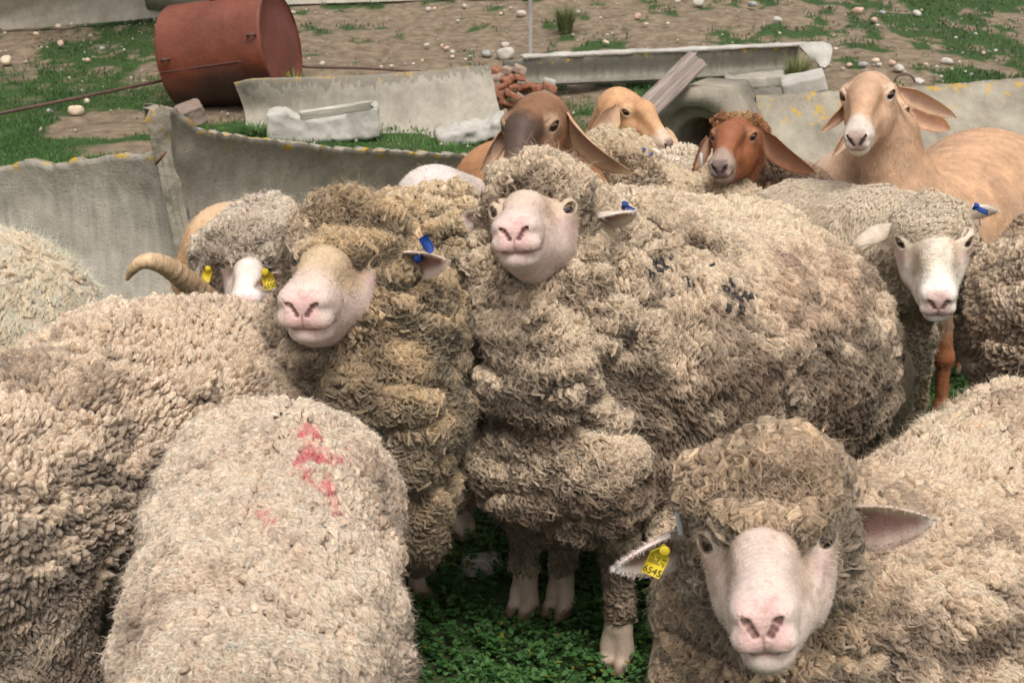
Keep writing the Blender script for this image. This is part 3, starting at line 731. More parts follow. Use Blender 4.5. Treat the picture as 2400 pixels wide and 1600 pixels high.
def tube(pts, rad, seg=12, cap=True, rough=0.):
    pts = A(pts, float); n = len(pts); rad = np.broadcast_to(A(rad, float), (n,))
    T = unit(np.gradient(pts, axis=0)); up = A([0, 0, 1.]) if abs(T[0][2]) < .9 else A([1., 0, 0]); V = []
    x = unit(np.cross(T[0], up))
    for i in range(n):
        x = unit(x - T[i] * (x @ T[i])); y = np.cross(T[i], x); a = np.arange(seg) * 2 * np.pi / seg
        V.append(pts[i] + rad[i] * (np.cos(a)[:, None] * x + np.sin(a)[:, None] * y))
    V = np.concatenate(V); F = []
    for i in range(n - 1):
        for j in range(seg): k = (j + 1) % seg; F.append([i * seg + j, i * seg + k, (i + 1) * seg + k, (i + 1) * seg + j])
    F = [A(F)]
    if cap:
        V = np.concatenate([V, pts[[0]], pts[[-1]]]); m = len(V)
        F.append(A([[m - 2, (j + 1) % seg, j] for j in range(seg)] + [[m - 1, (n - 1) * seg + j, (n - 1) * seg + (j + 1) % seg] for j in range(seg)]))
    return V, F
def ear_tag(root, c, ax, nrm, w, l, mat_, text=None, label=None, stud=True):
    """flag-shaped plastic ear tag with its button; ax points down the flag"""
    ax = unit(ax); nrm = unit(A(nrm) - ax * (A(nrm) @ ax)); sd = np.cross(ax, nrm); R = np.stack([sd, ax, nrm], 1)
    prof = A([(-.5, .25), (-.5, 1), (.5, 1), (.5, .25), (.18, 0), (-.18, 0)]) * A([w, l]); n = len(prof); th = .0012
    V = np.concatenate([np.c_[prof, np.full(n, th)], np.c_[prof, np.full(n, -th)]]) @ R.T + A(c)
    Fs = [A([[i, (i + 1) % n, (i + 1) % n + n, i + n] for i in range(n)]), A([[0, 1, 2, 3], [7, 6, 9, 8][:0] or [n + 3, n + 2, n + 1, n]]), A([[0, 3, 4, 5], [n + 5, n + 4, n + 3, n]])]
    t = child('ear_tag', V, Fs, mat_, root, smooth=False)
    if label: t['label'] = label
    if stud:
        V, F = tube([A(c) + nrm * -.006, A(c) + nrm * .004, A(c) + nrm * .0085, A(c) + nrm * .010], [.0045, .0045, .0075, .006], 14); child('button', V, F, mat_, t)
    if text:
        cu = bpy.data.curves.new('tag_number', 'FONT'); cu.body = text; cu.size = w * .50; cu.align_x = 'CENTER'; cu.extrude = .0002
        tmp = bpy.data.objects.new('tmp', cu); C.objects.link(tmp)
        dg = bpy.context.evaluated_depsgraph_get(); me = bpy.data.meshes.new_from_object(tmp.evaluated_get(dg)); bpy.data.objects.remove(tmp)
        tv = A([v.co[:] for v in me.vertices]); P_ = [list(p.vertices) for p in me.polygons]; bpy.data.meshes.remove(me)
        tri = A([[p[0], p[i], p[i + 1]] for p in P_ for i in range(1, len(p) - 1)])
        # reads along the flag's lower edge, seen from the front
        loc3 = np.c_[-tv[:, 0] * 1.0, l * .93 - tv[:, 1], tv[:, 2] + th + .0004]
        child('tag_number', loc3 @ R.T + A(c), tri, M_INK, t, smooth=False)
        bars = []; F2 = []; o = 0
        for r_ in range(4):      # rows of small print above the number, as little dashes
            for k in range(7):
                if rng.random() < .25: continue
                V_, F_ = box_mesh(A(c) + R @ A([(-.36 + k * .12) * w, l * (.34 + .07 * r_), th + .0004]), R, w * .04, l * .018, .0002)
                bars.append(V_); F2 += [f + o for f in F_]; o += len(V_)
        child('small_print', np.concatenate(bars), F2, M_INK, t, smooth=False)
    return t
# ------------------------------------------------------------------ terrain
_pt = lambda px, py: G(px, py)[:2]
DIRT = [(_pt(250, 300), .55, .16), (_pt(300, 345), .45, .14), (_pt(520, 250), .5, .25), (_pt(330, 268), .6, .10)]
def green(x, y):
    """1 where turf covers the soil, 0 where bare dirt shows"""
    p = np.stack([x, y, 0 * x], 1)
    edge = 11.0 + .55 * np.clip(-x / 3, -.6, 1.5) + .30 * np.maximum(x - 2.8, 0) ** 1.4 + .45 * fbm(p, .7, 3)
    base = ss(1.4, -1.0, y - edge)
    patch = .6 * fbm(p * A([1, .5, 1]), 1.2, 8, 2) + 1.0 * fbm(p * A([1, .6, 1]), 5, 14, 4)
    hill = ss(.05, .55, patch + .55 * ss(-1.2, -2.4, x) * ss(22, 15, y) + .62 * ss(1.6, 5.2, x) - .22 * ss(-2.5, -1, x) * ss(1.5, .2, x)) * .85
    g = np.maximum(base * (.82 + .3 * fbm(p, 3, 20)), hill)
    for c, rx, ry in DIRT:
        d = ((x - c[0]) / rx) ** 2 + ((y - c[1]) / ry / 2.2) ** 2; g = g * ss(.5, 1.3, d + .5 * vnoise(p, 4, 2))
    return np.clip(g, 0, 1)
def build_ground():
    ys = np.concatenate([np.arange(-3, 2, .25), np.arange(2, 6, .05), np.arange(6, 14, .05), 14 * 1.008 ** np.arange(0, 145), A([50., 60, 80, 120, 180])])
    xs = np.concatenate([A([-120, -60., -30, -20, -14]), np.arange(-10, 10.01, .07), A([14, 20., 30, 60, 120])])
    X, Y = np.meshgrid(xs, ys); x, y = X.ravel(), Y.ravel(); p = np.stack([x, y, 0 * x], 1)
    z = hgt(x, y); far = ss(8.5, 11, y)
    z = z + far * (.030 * fbm(p, 1.1, 5, 3) + .018 * fbm(p, 5, 6, 2) - .03) - .004 * (1 - far)
    g = green(x, y)
    V = np.stack([x, y, z], 1); F = grid_faces(1, len(ys), len(xs))
    o = mesh('ground', V, F, M_GROUND, col=np.stack([g, ss(.05, .5, fbm(p, 1.0, 30, 3)), 0 * g], 1), origin=(0, 0, 0)); o['kind'] = 'structure'
    return g
def ground_material():
    m, t, b = mat('turf_and_dirt'); L = t.links.new
    a = N(t, 'ShaderNodeAttribute', attribute_name='Col'); sp_ = N(t, 'ShaderNodeSeparateColor'); L(a.outputs['Color'], sp_.inputs[0])
    tc = N(t, 'ShaderNodeTexCoord'); 
    def noise(s, d=5, r=.6):
        n = N(t, 'ShaderNodeTexNoise'); n.inputs['Scale'].default_value = s; n.inputs['Detail'].default_value = d; n.inputs['Roughness'].default_value = r; L(tc.outputs['Object'], n.inputs['Vector']); return n
    n1, n2, n3 = noise(9), noise(55, 4), noise(2.2)
    def ramp(src, a_, b_, ca, cb):
        r = N(t, 'ShaderNodeValToRGB'); r.color_ramp.elements[0].position = a_; r.color_ramp.elements[1].position = b_
        r.color_ramp.elements[0].color = (*ca, 1); r.color_ramp.elements[1].color = (*cb, 1); L(src, r.inputs[0]); return r
    dirt = ramp(n1.outputs[0], .3, .72, (.12, .088, .058), (.285, .22, .155)); grass = ramp(n2.outputs[0], .3, .7, (.022, .045, .014), (.06, .11, .035))
    ad = N(t, 'ShaderNodeMath', operation='ADD'); L(sp_.outputs[0], ad.inputs[0]); 
    ns = N(t, 'ShaderNodeMath', operation='MULTIPLY_ADD'); ns.inputs[1].default_value = .9; ns.inputs[2].default_value = -.45; L(n2.outputs[0], ns.inputs[0]); L(ns.outputs[0], ad.inputs[1])
    mr = N(t, 'ShaderNodeMapRange'); mr.inputs[1].default_value = .25; mr.inputs[2].default_value = .80; L(ad.outputs[0], mr.inputs[0])
    mx = N(t, 'ShaderNodeMix', data_type='RGBA'); L(mr.outputs[0], mx.inputs['Factor']); L(dirt.outputs[0], mx.inputs['A']); L(grass.outputs[0], mx.inputs['B'])
    L(mx.outputs['Result'], b.inputs['Base Color']); b.inputs['Roughness'].default_value = .95; b.inputs['Specular IOR Level'].default_value = .1
    bp = N(t, 'ShaderNodeBump'); bp.inputs['Strength'].default_value = .7; bp.inputs['Distance'].default_value = .03; L(n1.outputs[0], bp.inputs['Height'])
    b2 = N(t, 'ShaderNodeBump'); b2.inputs['Strength'].default_value = .6; b2.inputs['Distance'].default_value = .01; L(n2.outputs[0], b2.inputs['Height']); L(bp.outputs[0], b2.inputs['Normal']); L(b2.outputs[0], b.inputs['Normal'])
    return m
M_GROUND = ground_material()
def leaf_mat():
    m, t, b = mat('leaf'); L = t.links.new
    a = N(t, 'ShaderNodeAttribute', attribute_name='Col'); L(a.outputs['Color'], b.inputs['Base Color'])
    b.inputs['Roughness'].default_value = .5; b.inputs['Specular IOR Level'].default_value = .3
    tr = N(t, 'ShaderNodeBsdfTranslucent'); L(a.outputs['Color'], tr.inputs[0]); ms = N(t, 'ShaderNodeMixShader'); ms.inputs[0].default_value = .25
    L(b.outputs[0], ms.inputs[1]); L(tr.outputs[0], ms.inputs[2]); L(ms.outputs[0], t.nodes['Material Output'].inputs[0])
    return m
M_LEAF = leaf_mat()
build_ground()
def leaves(c, d, n, L, W, col):
    """folded oval leaves: base c, direction d, up n"""
    m = len(c); d = unit(d); s = unit(np.cross(d, n)); n = np.cross(s, d)
    L = L[:, None]; W = W[:, None]
    pts = [c, c + d * L * .35 + s * W * .5 + n * W * .15, c + d * L * .42, c + d * L * .35 - s * W * .5 + n * W * .15, c + d * L * .8 + s * W * .33 - n * L * .05, c + d * L * .85 - n * L * .10, c + d * L * .8 - s * W * .33 - n * L * .05, c + d * L - n * L * .16]
    V = np.stack(pts, 1).reshape(-1, 3); o = (np.arange(m) * 8)[:, None]
    Q = np.concatenate([o + A([[0, 1, 2, 3]]) * 0 + A([[0, 1, 2, 2]])[:, :3].repeat(1, 0)[:, [0, 1, 2, 2]] * 0 + A([[1, 4, 5, 2]]), o + A([[2, 5, 6, 3]])])
    T = np.concatenate([o + A([[0, 1, 2]]), o + A([[0, 2, 3]]), o + A([[4, 7, 5]]), o + A([[5, 7, 6]])])
    cc = np.repeat(col, 8, 0).reshape(m, 8, 3) * A([.8, 1, .85, 1, 1, .9, 1, 1.05])[None, :, None]
    return V, Q, T, cc.reshape(-1, 3)
def clover(n, xr, yr, name, mask=None, h=(.015, .05), ls=(.011, .020), cols=((.04, .12, .035), (.13, .27, .075))):
    x = rng.uniform(*xr, n); y = rng.uniform(*yr, n)
    p = np.stack([x, y, 0 * x], 1); px, py, _ = project(p); k = (px > -250) & (px < 2650) & (py < 1950); x, y, p = x[k], y[k], p[k]
    dn = fbm(p, 3.2, 77, 2); k = rng.random(len(x)) < .70 + .8 * dn
    if mask is not None: k &= rng.random(len(x)) < mask(x, y)
    x, y, p, dn = x[k], y[k], p[k], dn[k]; m = len(x); K = 7
    H = rng.uniform(*h, m) * (1 + .6 * np.clip(dn, -.5, 1)); lean = rng.normal(size=(m, 2)) * .35
    base = np.stack([x, y, hgt(x, y)], 1)
    i = np.repeat(np.arange(m), K); f = rng.random(len(i)) ** .6; a = rng.random(len(i)) * 6.283
    c = base[i] + np.stack([lean[i, 0] * H[i] * f, lean[i, 1] * H[i] * f, H[i] * f], 1)
    el_ = rng.uniform(.0, .8, len(i)); d = np.stack([np.cos(a) * np.cos(el_), np.sin(a) * np.cos(el_), np.sin(el_)], 1)
    nn = unit(A([0, 0, 1.]) + .25 * rng.normal(size=(len(i), 3)))
    tint = rng.random((m, 1))[i] * .6 + rng.random((len(i), 1)) * .4; col = A(cols[0]) * (1 - tint) + A(cols[1]) * tint
    yl = (rng.random(len(i)) < .03)[:, None]; col = np.where(yl, A([.22, .22, .03]), col)
    L = rng.uniform(*ls, len(i)); V, Q, T, cc = leaves(c, d, nn, L, L * rng.uniform(.45, .7, len(i)), col)
    o = mesh(name, V, [Q, T], M_LEAF, col=cc, smooth=False, origin=(0, 0, 0)); o['kind'] = 'stuff'; tag(o, 'low leafy green weeds and clover carpeting the ground under the herd', 'ground cover')
def blades(x, y, H, W, col, bend=.5, name=None, z=None, az=None):
    m = len(x); a = rng.random(m) * 6.283 if az is None else az; z = hgt(x, y) if z is None else z
    s = np.stack([np.cos(a), np.sin(a), 0 * a], 1); ln = np.stack([np.cos(a + 1.57 + rng.normal(size=m) * .5), np.sin(a + 1.57), 0 * a], 1) * (H * bend * rng.random(m))[:, None]
    b = np.stack([x, y, z - .004], 1); up = A([0, 0, 1.])
    V = np.stack([b - s * W[:, None], b + s * W[:, None], b + ln * .35 + up * (H * .6)[:, None] + s * W[:, None] * .7, b + ln * .35 + up * (H * .6)[:, None] - s * W[:, None] * .7, b + ln + up * H[:, None]], 1).reshape(-1, 3)
    o = (np.arange(m) * 5)[:, None]; return V, o + A([[0, 1, 2, 3]]), o + A([[3, 2, 4]]), np.repeat(col, 5, 0) * np.tile(A([.6, .6, 1, 1, 1.15]), m)[:, None]
def turf(n, xr, yr, name, label, Hr, W, mask, cols, cat_='grass'):
    y = rng.uniform(yr[0] ** 1, yr[1] ** 1, n); x = rng.uniform(*xr, n) * y / yr[1]
    k = rng.random(n) < mask(x, y); x, y = x[k], y[k]; p = np.stack([x, y, 0 * x], 1); m = len(x)
    t_ = np.clip(.5 + .6 * fbm(p, 2.5, 40, 3) + rng.normal(size=m) * .25, 0, 1)[:, None]
    V, Q, T, cc = blades(x, y, rng.uniform(*Hr, m) * (1 + .6 * np.clip(fbm(p, 2, 3), -.6, 1)), np.full(m, W) * rng.uniform(.6, 1.3, m) * (y / 7), A(cols[0]) * (1 - t_) + A(cols[1]) * t_)
    o = mesh(name, V, [Q, T], M_LEAF, col=cc, smooth=False, origin=(0, 0, 0)); o['kind'] = 'stuff'; tag(o, label, cat_)
clover(52000, (-2.6, 2.6), (1.9, 5.6), 'ground_cover')
clover(160, (-.93, -.70), (2.22, 2.42), 'ground_cover', h=(.08, .17), ls=(.014, .026), cols=((.03, .11, .03), (.09, .22, .05)))
turf(90000, (-5.6, 5.6), (4.6, 12.5), 'grass', 'short green turf around the concrete troughs', (.012, .035), .0030, lambda x, y: ss(.35, .8, green(x, y)), ((.045, .12, .03), (.13, .26, .06)))
turf(60000, (-10, 10), (9.5, 24), 'hill_grass', 'sparse green patches of grass on the dirt slope', (.015, .045), .0040, lambda x, y: ss(.08, .95, green(x, y)) * ss(9.3, 11, y), ((.055, .09, .035), (.14, .18, .075)))

# ------------------------------------------------------------------ concrete
def concrete(name, c1, c2, lichen=1., streak=1., drop=2.0, band=.28):
    m, t, b = mat(name); L = t.links.new
    tc = N(t, 'ShaderNodeTexCoord'); k = N(t, 'ShaderNodeAttribute', attribute_name='lk'); sx = N(t, 'ShaderNodeSeparateXYZ'); L(k.outputs['Vector'], sx.inputs[0])
    def noise(src, s, d=5, r=.6):
        n = N(t, 'ShaderNodeTexNoise'); n.inputs['Scale'].default_value = s; n.inputs['Detail'].default_value = d; n.inputs['Roughness'].default_value = r; L(src, n.inputs['Vector']); return n
    mp = N(t, 'ShaderNodeMapping'); mp.inputs['Scale'].default_value = (1, 1, .12); L(tc.outputs['Object'], mp.inputs['Vector'])
    s1 = noise(mp.outputs[0], 22, 4); n1 = noise(tc.outputs['Object'], 5, 6, .65); n2 = noise(tc.outputs['Object'], 90, 3); n4 = noise(tc.outputs['Object'], 16, 5)
    v = N(t, 'ShaderNodeTexVoronoi'); v.inputs['Scale'].default_value = 55; L(tc.outputs['Object'], v.inputs['Vector'])
    def mth(op, a_, b_=None, c_=None):
        n = N(t, 'ShaderNodeMath', operation=op)
        for i, q in enumerate((a_, b_, c_)):
            if q is None: continue
            if isinstance(q, (int, float)): n.inputs[i].default_value = q
            else: L(q, n.inputs[i])
        return n.outputs[0]
    w = mth('ADD', mth('MULTIPLY', s1.outputs[0], .55 * streak), mth('MULTIPLY', n1.outputs[0], 1 - .55 * streak))
    r = N(t, 'ShaderNodeValToRGB'); e = r.color_ramp.elements; e[0].position = .34; e[1].position = .64; e[0].color = (*c1, 1); e[1].color = (*c2, 1); L(w, r.inputs[0])
    # dark damp band under the broken rim
    top = mth('MULTIPLY', mth('GREATER_THAN', mth('SUBTRACT', mth('MULTIPLY', s1.outputs[0], .34), sx.outputs[0]), 0.10), band * streak)
    m1 = N(t, 'ShaderNodeMix', data_type='RGBA'); L(top, m1.inputs['Factor']); L(r.outputs[0], m1.inputs['A']); m1.inputs['B'].default_value = (.11, .095, .07, 1)
    pit = mth('MULTIPLY', mth('LESS_THAN', v.outputs['Distance'], .14), .55)
    m2 = N(t, 'ShaderNodeMix', data_type='RGBA'); L(pit, m2.inputs['Factor']); L(m1.outputs['Result'], m2.inputs['A']); m2.inputs['B'].default_value = (.06, .05, .04, 1)
    li = mth('MULTIPLY', mth('GREATER_THAN', mth('SUBTRACT', n4.outputs[0], mth('MULTIPLY', sx.outputs[0], drop)), .555), mth('MULTIPLY', mth('GREATER_THAN', n2.outputs[0], .44), lichen))
    m3 = N(t, 'ShaderNodeMix', data_type='RGBA'); L(li, m3.inputs['Factor']); L(m2.outputs['Result'], m3.inputs['A']); m3.inputs['B'].default_value = (.50, .30, .03, 1)
    L(m3.outputs['Result'], b.inputs['Base Color']); b.inputs['Roughness'].default_value = .9; b.inputs['Specular IOR Level'].default_value = .2
    h = mth('ADD', mth('MULTIPLY', n2.outputs[0], .5), mth('ADD', n1.outputs[0], mth('MULTIPLY', pit, -.6)))
    bp = N(t, 'ShaderNodeBump'); bp.inputs['Strength'].default_value = .6; bp.inputs['Distance'].default_value = .012; L(h, bp.inputs['Height']); L(bp.outputs[0], b.inputs['Normal'])
    return m
M_CON = concrete('weathered_concrete', (.27, .242, .20), (.47, .42, .35))
M_CON2 = concrete('warm_concrete', (.25, .222, .18), (.42, .378, .312), .5, .6, 2.0, .8)
M_CON6 = concrete('dark_concrete', (.13, .12, .095), (.26, .24, .195))  # darker tone, used on the raised trough's inner face
M_CON3 = concrete('pale_concrete', (.36, .33, .29), (.52, .49, .44), 0, 0)
M_CON4 = concrete('lichened_concrete', (.20, .175, .138), (.36, .32, .25), .8, .25, .45)
def resamp(pts, n):
    pts = A(pts, float); d = np.r_[0, np.cumsum(np.linalg.norm(np.diff(pts, axis=0), axis=1))]; s = np.linspace(0, d[-1], n)
    return np.stack([np.interp(s, d, pts[:, k]) for k in range(3)], 1)
def slab(label, top, bot, th, bulge=0., m_=None, nu=120, nv=30, rough=.012, edge=.02, name='concrete_slab', cat_='concrete slab', group=None, fr=None, prof=None, seed=0):
    """a curved broken concrete shell between a top and a bottom edge (image px, py, Y), with real thickness"""
    T = resamp([P(*q) if len(q) == 3 and q[0] > 20 or q[1] > 20 or q[0] < -20 else q for q in top], nu); B_ = resamp([P(*q) for q in bot], nu)
    v = np.linspace(0, 1, nv)[None, :, None]; S = T[:, None] * (1 - v) + B_[:, None] * v
    nn = np.cross(np.gradient(S, axis=0), np.gradient(S, axis=1)); nn = unit(nn); tocam = unit(CAMP - S); sg = np.sign((nn * tocam).sum(-1).mean()); nn = nn * sg
    pr = 4 * v * (1 - v) if prof is None else prof(v)
    S = S + nn * bulge * pr
    q = S.reshape(-1, 3); S = S + (nn * rough * fbm(q, 6, seed, 4).reshape(nu, nv, 1)) 
    # ragged rim
    e = (edge * (.45 * fbm(S[:, 0], 9, seed + 3, 4) + .6 * fbm(S[:, 0], 45, seed + 7, 3) - .1))[:, None, None] * (1 - v) ** 6; S = S + A([0, 0, 1.]) * e
    e2 = (edge * fbm(S[-1], 9, seed + 4, 3))[None, :, None] * (np.linspace(0, 1, nu)[:, None, None]) ** 20; S = S + unit(T[-1] - T[-2]) * e2
    bk = S - nn * th * (1 + .15 * fbm(q, 3, seed + 9).reshape(nu, nv, 1))
    n = nu * nv; V = np.concatenate([S.reshape(-1, 3), bk.reshape(-1, 3)]); F1 = grid_faces(1, nu, nv); idx = np.arange(n).reshape(nu, nv)
    if sg > 0: F1 = F1[:, ::-1]
    # rim strips, subdivided with a worn step
    rim = []
    def strip(ids):
        a, b = ids[:-1], ids[1:]; rim.append(np.stack([a, b, b + n, a + n], 1))
    strip(idx[:, 0]); strip(idx[:, -1]); strip(idx[0, :]); strip(idx[-1, :])
    F = np.concatenate([F1, F1[:, ::-1] + n] + rim)
    d = np.broadcast_to(v[..., 0] * np.linalg.norm(T - B_, axis=1)[:, None], (nu, nv)).ravel()
    lk = np.zeros((2 * n, 3)); lk[:, 0] = np.concatenate([d, d])
    o = mesh(name, V, F, m_ or M_CON, lk=lk, smooth=False); return tag(o, label, cat_, group)
def chunk(label, c, R, half, m_, seed=0, rough=.02, sc=7, round_=.25, name='concrete_chunk', cat_='concrete chunk', group=None, h=None, parent=None, cut=None):
    """a weathered block: rounded box with chipped, lumpy faces"""
    half = A(half, float); R = A(R); c = A(c, float); h = h or max(half.max() / 16, .006); r = half.min() * round_
    def f(p):
        q = np.abs((p - c) @ R) - half + r; d = np.linalg.norm(np.maximum(q, 0), axis=1) + np.minimum(q.max(1), 0) - r
        if cut is not None: d = cut((p - c) @ R, d)
        return d + rough * fbm(p, sc, seed, 3)
    e = np.abs(R) @ half + .03 + rough * 2; V, Q, nr = polygonise(f, c - e, c + e, h)
    if not len(V): return None
    return tag(mesh(name, V, Q, m_, lk=np.full((len(V), 3), .5), smooth=True), label, cat_, group)
def adopt(root, o, name):
    '''makes o a part of root'''
    o.location = o.location - root.location; o.parent = root; o.name = name
    for k in ('label', 'category', 'group'):
        if k in o: del o[k]
def gz(px, Y): x = P(px, 800, Y)[0]; return float(hgt(x, Y))
def flatR(yaw, tilt=0., roll=0.):
    from mathutils import Euler
    return A(Euler((math.radians(tilt), math.radians(roll), math.radians(yaw))).to_matrix())
slab('grey concrete panel with rough lichened rim standing at the left edge', [(-160, 392, 5.35), (0, 392, 5.3), (40, 380, 5.3), (120, 386, 5.25), (230, 368, 5.2), (368, 358, 5.1)], [(-160, 752, 5.25), (0, 752, 5.25), (250, 760, 5.15), (452, 762, 5.1)], .08, -.05, edge=.022, name='concrete_wall', cat_='concrete wall', seed=1)
ch_ = empty('concrete_channel', P(520, 745, 5.2), 'broken concrete channel leaning left of centre, orange lichen on its sinking rim', 'concrete channel')
adopt(ch_, slab('tilted concrete channel piece with orange lichen along its sinking upper rim', [(392, 250, 5.12), (412, 254, 5.14), (462, 302, 5.2), (560, 318, 5.3), (700, 338, 5.45), (900, 355, 5.7), (1110, 366, 5.95)], [(505, 752, 5.15), (530, 745, 5.2), (580, 735, 5.28), (700, 715, 5.4), (850, 685, 5.6), (1000, 660, 5.8), (1150, 640, 5.95)], .09, -.16, edge=.02, seed=2, name='channel_wall'), 'channel_wall')
adopt(ch_, slab('thick broken end of the concrete channel, leaning, topped with orange lichen', [(342, 276, 5.04), (352, 254, 5.04), (372, 246, 5.06), (392, 248, 5.09)], [(450, 756, 5.08), (468, 756, 5.09), (486, 756, 5.1), (503, 756, 5.12)], .10, -.02, nu=50, nv=90, edge=.01, rough=.022, m_=M_CON4, seed=5, name='channel_end'), 'channel_end')
V, F = tube([P(366, 384, 4.99), P(372, 376, 4.96), P(384, 362, 4.95), P(388, 356, 4.96)], .006, 8); adopt(ch_, mesh('rebar', V, F, plain('rusty_rebar', (.16, .07, .04), .8)), 'rebar')
slab('long concrete trough lying on its side between the red tank and the brick pile', [(548, 192, 10.2), (590, 184, 10.2), (700, 181, 10.3), (860, 176, 10.4), (1000, 166, 10.5), (1090, 156, 10.6), (1148, 152, 10.6)], [(575, 296, 10.1), (640, 304, 10.1), (800, 314, 10.05), (950, 322, 10.0), (1100, 322, 10.0), (1188, 312, 10.0)], .07, -.14, m_=M_CON2, edge=.006, rough=.006, seed=7, name='concrete_trough', cat_='concrete trough', prof=lambda v: np.sin(np.pi * v ** 1.4))
# upper trough: inner face, flat rim on top, flared end
rt_ = empty('raised_trough', P(1540, 196, 11.8), 'long raised concrete trough with a pale rim crossing behind the wooden beam', 'concrete trough')
adopt(rt_, slab('long raised concrete trough with pale rim crossing behind the wooden beam', [(1180, 142, 11.6), (1300, 136, 11.7), (1500, 127, 11.9), (1700, 118, 12.1), (1870, 106, 12.3)], [(1192, 196, 11.5), (1300, 196, 11.6), (1500, 188, 11.8), (1700, 178, 12.0), (1890, 162, 12.2)], .07, -.10, m_=M_CON6, edge=.003, rough=.004, seed=8, name='trough_shell', prof=lambda v: np.sin(np.pi * v ** 1.5)), 'trough_shell')
a_, b_ = P(1222, 134, 11.66), P(1895, 104, 12.32); d_ = unit(b_ - a_)
adopt(rt_, chunk('pale flat rim stone along the top of the raised trough', (a_ + b_) / 2 + A([0, .03, .000]), np.stack([d_, unit(np.cross([0, 0, 1], d_)), np.cross(d_, unit(np.cross([0, 0, 1], d_)))], 1), (np.linalg.norm(b_ - a_) / 2, .075, .016), M_CON3, seed=3, rough=.006, h=.02, name='rim'), 'rim')
adopt(rt_, slab('flared rounded end piece of the raised trough', [(1868, 104, 12.15), (1900, 98, 12.1), (1930, 97, 12.1), (1948, 104, 12.15)], [(1915, 150, 11.9), (1922, 156, 11.85), (1934, 158, 11.85), (1944, 150, 11.9)], .08, .03, m_=M_CON3, nu=30, nv=30, edge=.004, rough=.004, seed=9, name='end_piece'), 'end_piece')
# culvert with octagonal collar
def culvert():
    Yc = 7.0; 
    ax = unit(A([.42, .90, 0])); sd = unit(A([.90, -.42, 0])); up = A([0, 0, 1.])
    H = P(1690, 208, Yc)[2]; cc = A([P(1636, 340, Yc)[0], Yc, P(1650, 345, Yc)[2]])
    outer = [(-.30, -.40), (-.30, .08), (-.25, .16), (-.12, H - cc[2]), (.12, H - cc[2]), (.28, .08), (.33, -.40)]
    n = 64; ang = np.linspace(-.35 * np.pi, 1.35 * np.pi, n); inn = np.stack([-np.cos(ang) * .215, np.sin(ang) * .215], 1); inn[:, 0] -= .03
    od = resamp([(a, b, 0) for a, b in outer], n)[:, :2]
    o2 = []
    for L_ in (0, .5):
        for ring in (od, inn): o2.append(cc + sd * ring[:, :1] + up * ring[:, 1:2] + ax * L_)
    V = np.concatenate(o2); q = lambda a, b: np.stack([a[:-1], a[1:], b[1:], b[:-1]], 1); I = [np.arange(n) + n * k for k in range(4)]
    F = np.concatenate([q(I[0], I[1]), q(I[2], I[0]), q(I[1], I[3]), q(I[3], I[2])])
    r = empty('culvert', (cc[0], cc[1], 0), 'concrete culvert mouth with an angular collar and a dark round opening', 'culvert')
    V = V + .004 * np.stack([fbm(V, 20, k) for k in range(3)], 1)
    o = child('collar', V, F, M_CON4, r, lk=np.full((len(V), 3), .25), smooth=False)
    # inner pipe, set back, running on into the bank
    a = np.linspace(0, 2 * np.pi, 48, endpoint=False); ring = np.stack([np.cos(a), np.sin(a)], 1); rows = []
    for rad, L_ in ((.245, .10), (.165, .10), (.165, 1.6), (.0, 1.6)): rows.append(cc + sd * (ring[:, :1] * rad - .02) + up * (ring[:, 1:] * rad - .02) + ax * L_)
    V = np.concatenate(rows); F = [];
    for i in range(3):
        for j in range(48): F.append([i * 48 + j, i * 48 + (j + 1) % 48, (i + 1) * 48 + (j + 1) % 48, (i + 1) * 48 + j])
    child('pipe', V, A(F), M_CON4, r, lk=np.full((len(V), 3), .6))
culvert()
bk_ = slab('broad concrete bank with yellow lichen sloping up behind the tall tan sheep', [(1772, 224, 7.3), (1850, 218, 7.35), (2000, 212, 7.5), (2150, 203, 7.7), (2300, 190, 7.9), (2520, 174, 8.1)], [(1830, 520, 6.6), (2000, 560, 6.5), (2200, 580, 6.4), (2520, 590, 6.3)], .14, -.10, m_=M_CON4, edge=.007, rough=.008, seed=12, name='concrete_bank', cat_='concrete bank')
pp = [P(2120 + 24 * math.cos(t_), 194 - 20 * math.sin(t_), 7.7) for t_ in np.linspace(0, math.pi, 12)]; V, F = tube(pp, .0055, 8); adopt(bk_, mesh('lifting_loop', V, F, plain('rusty_loop', (.09, .06, .05), .8)), 'lifting_loop')
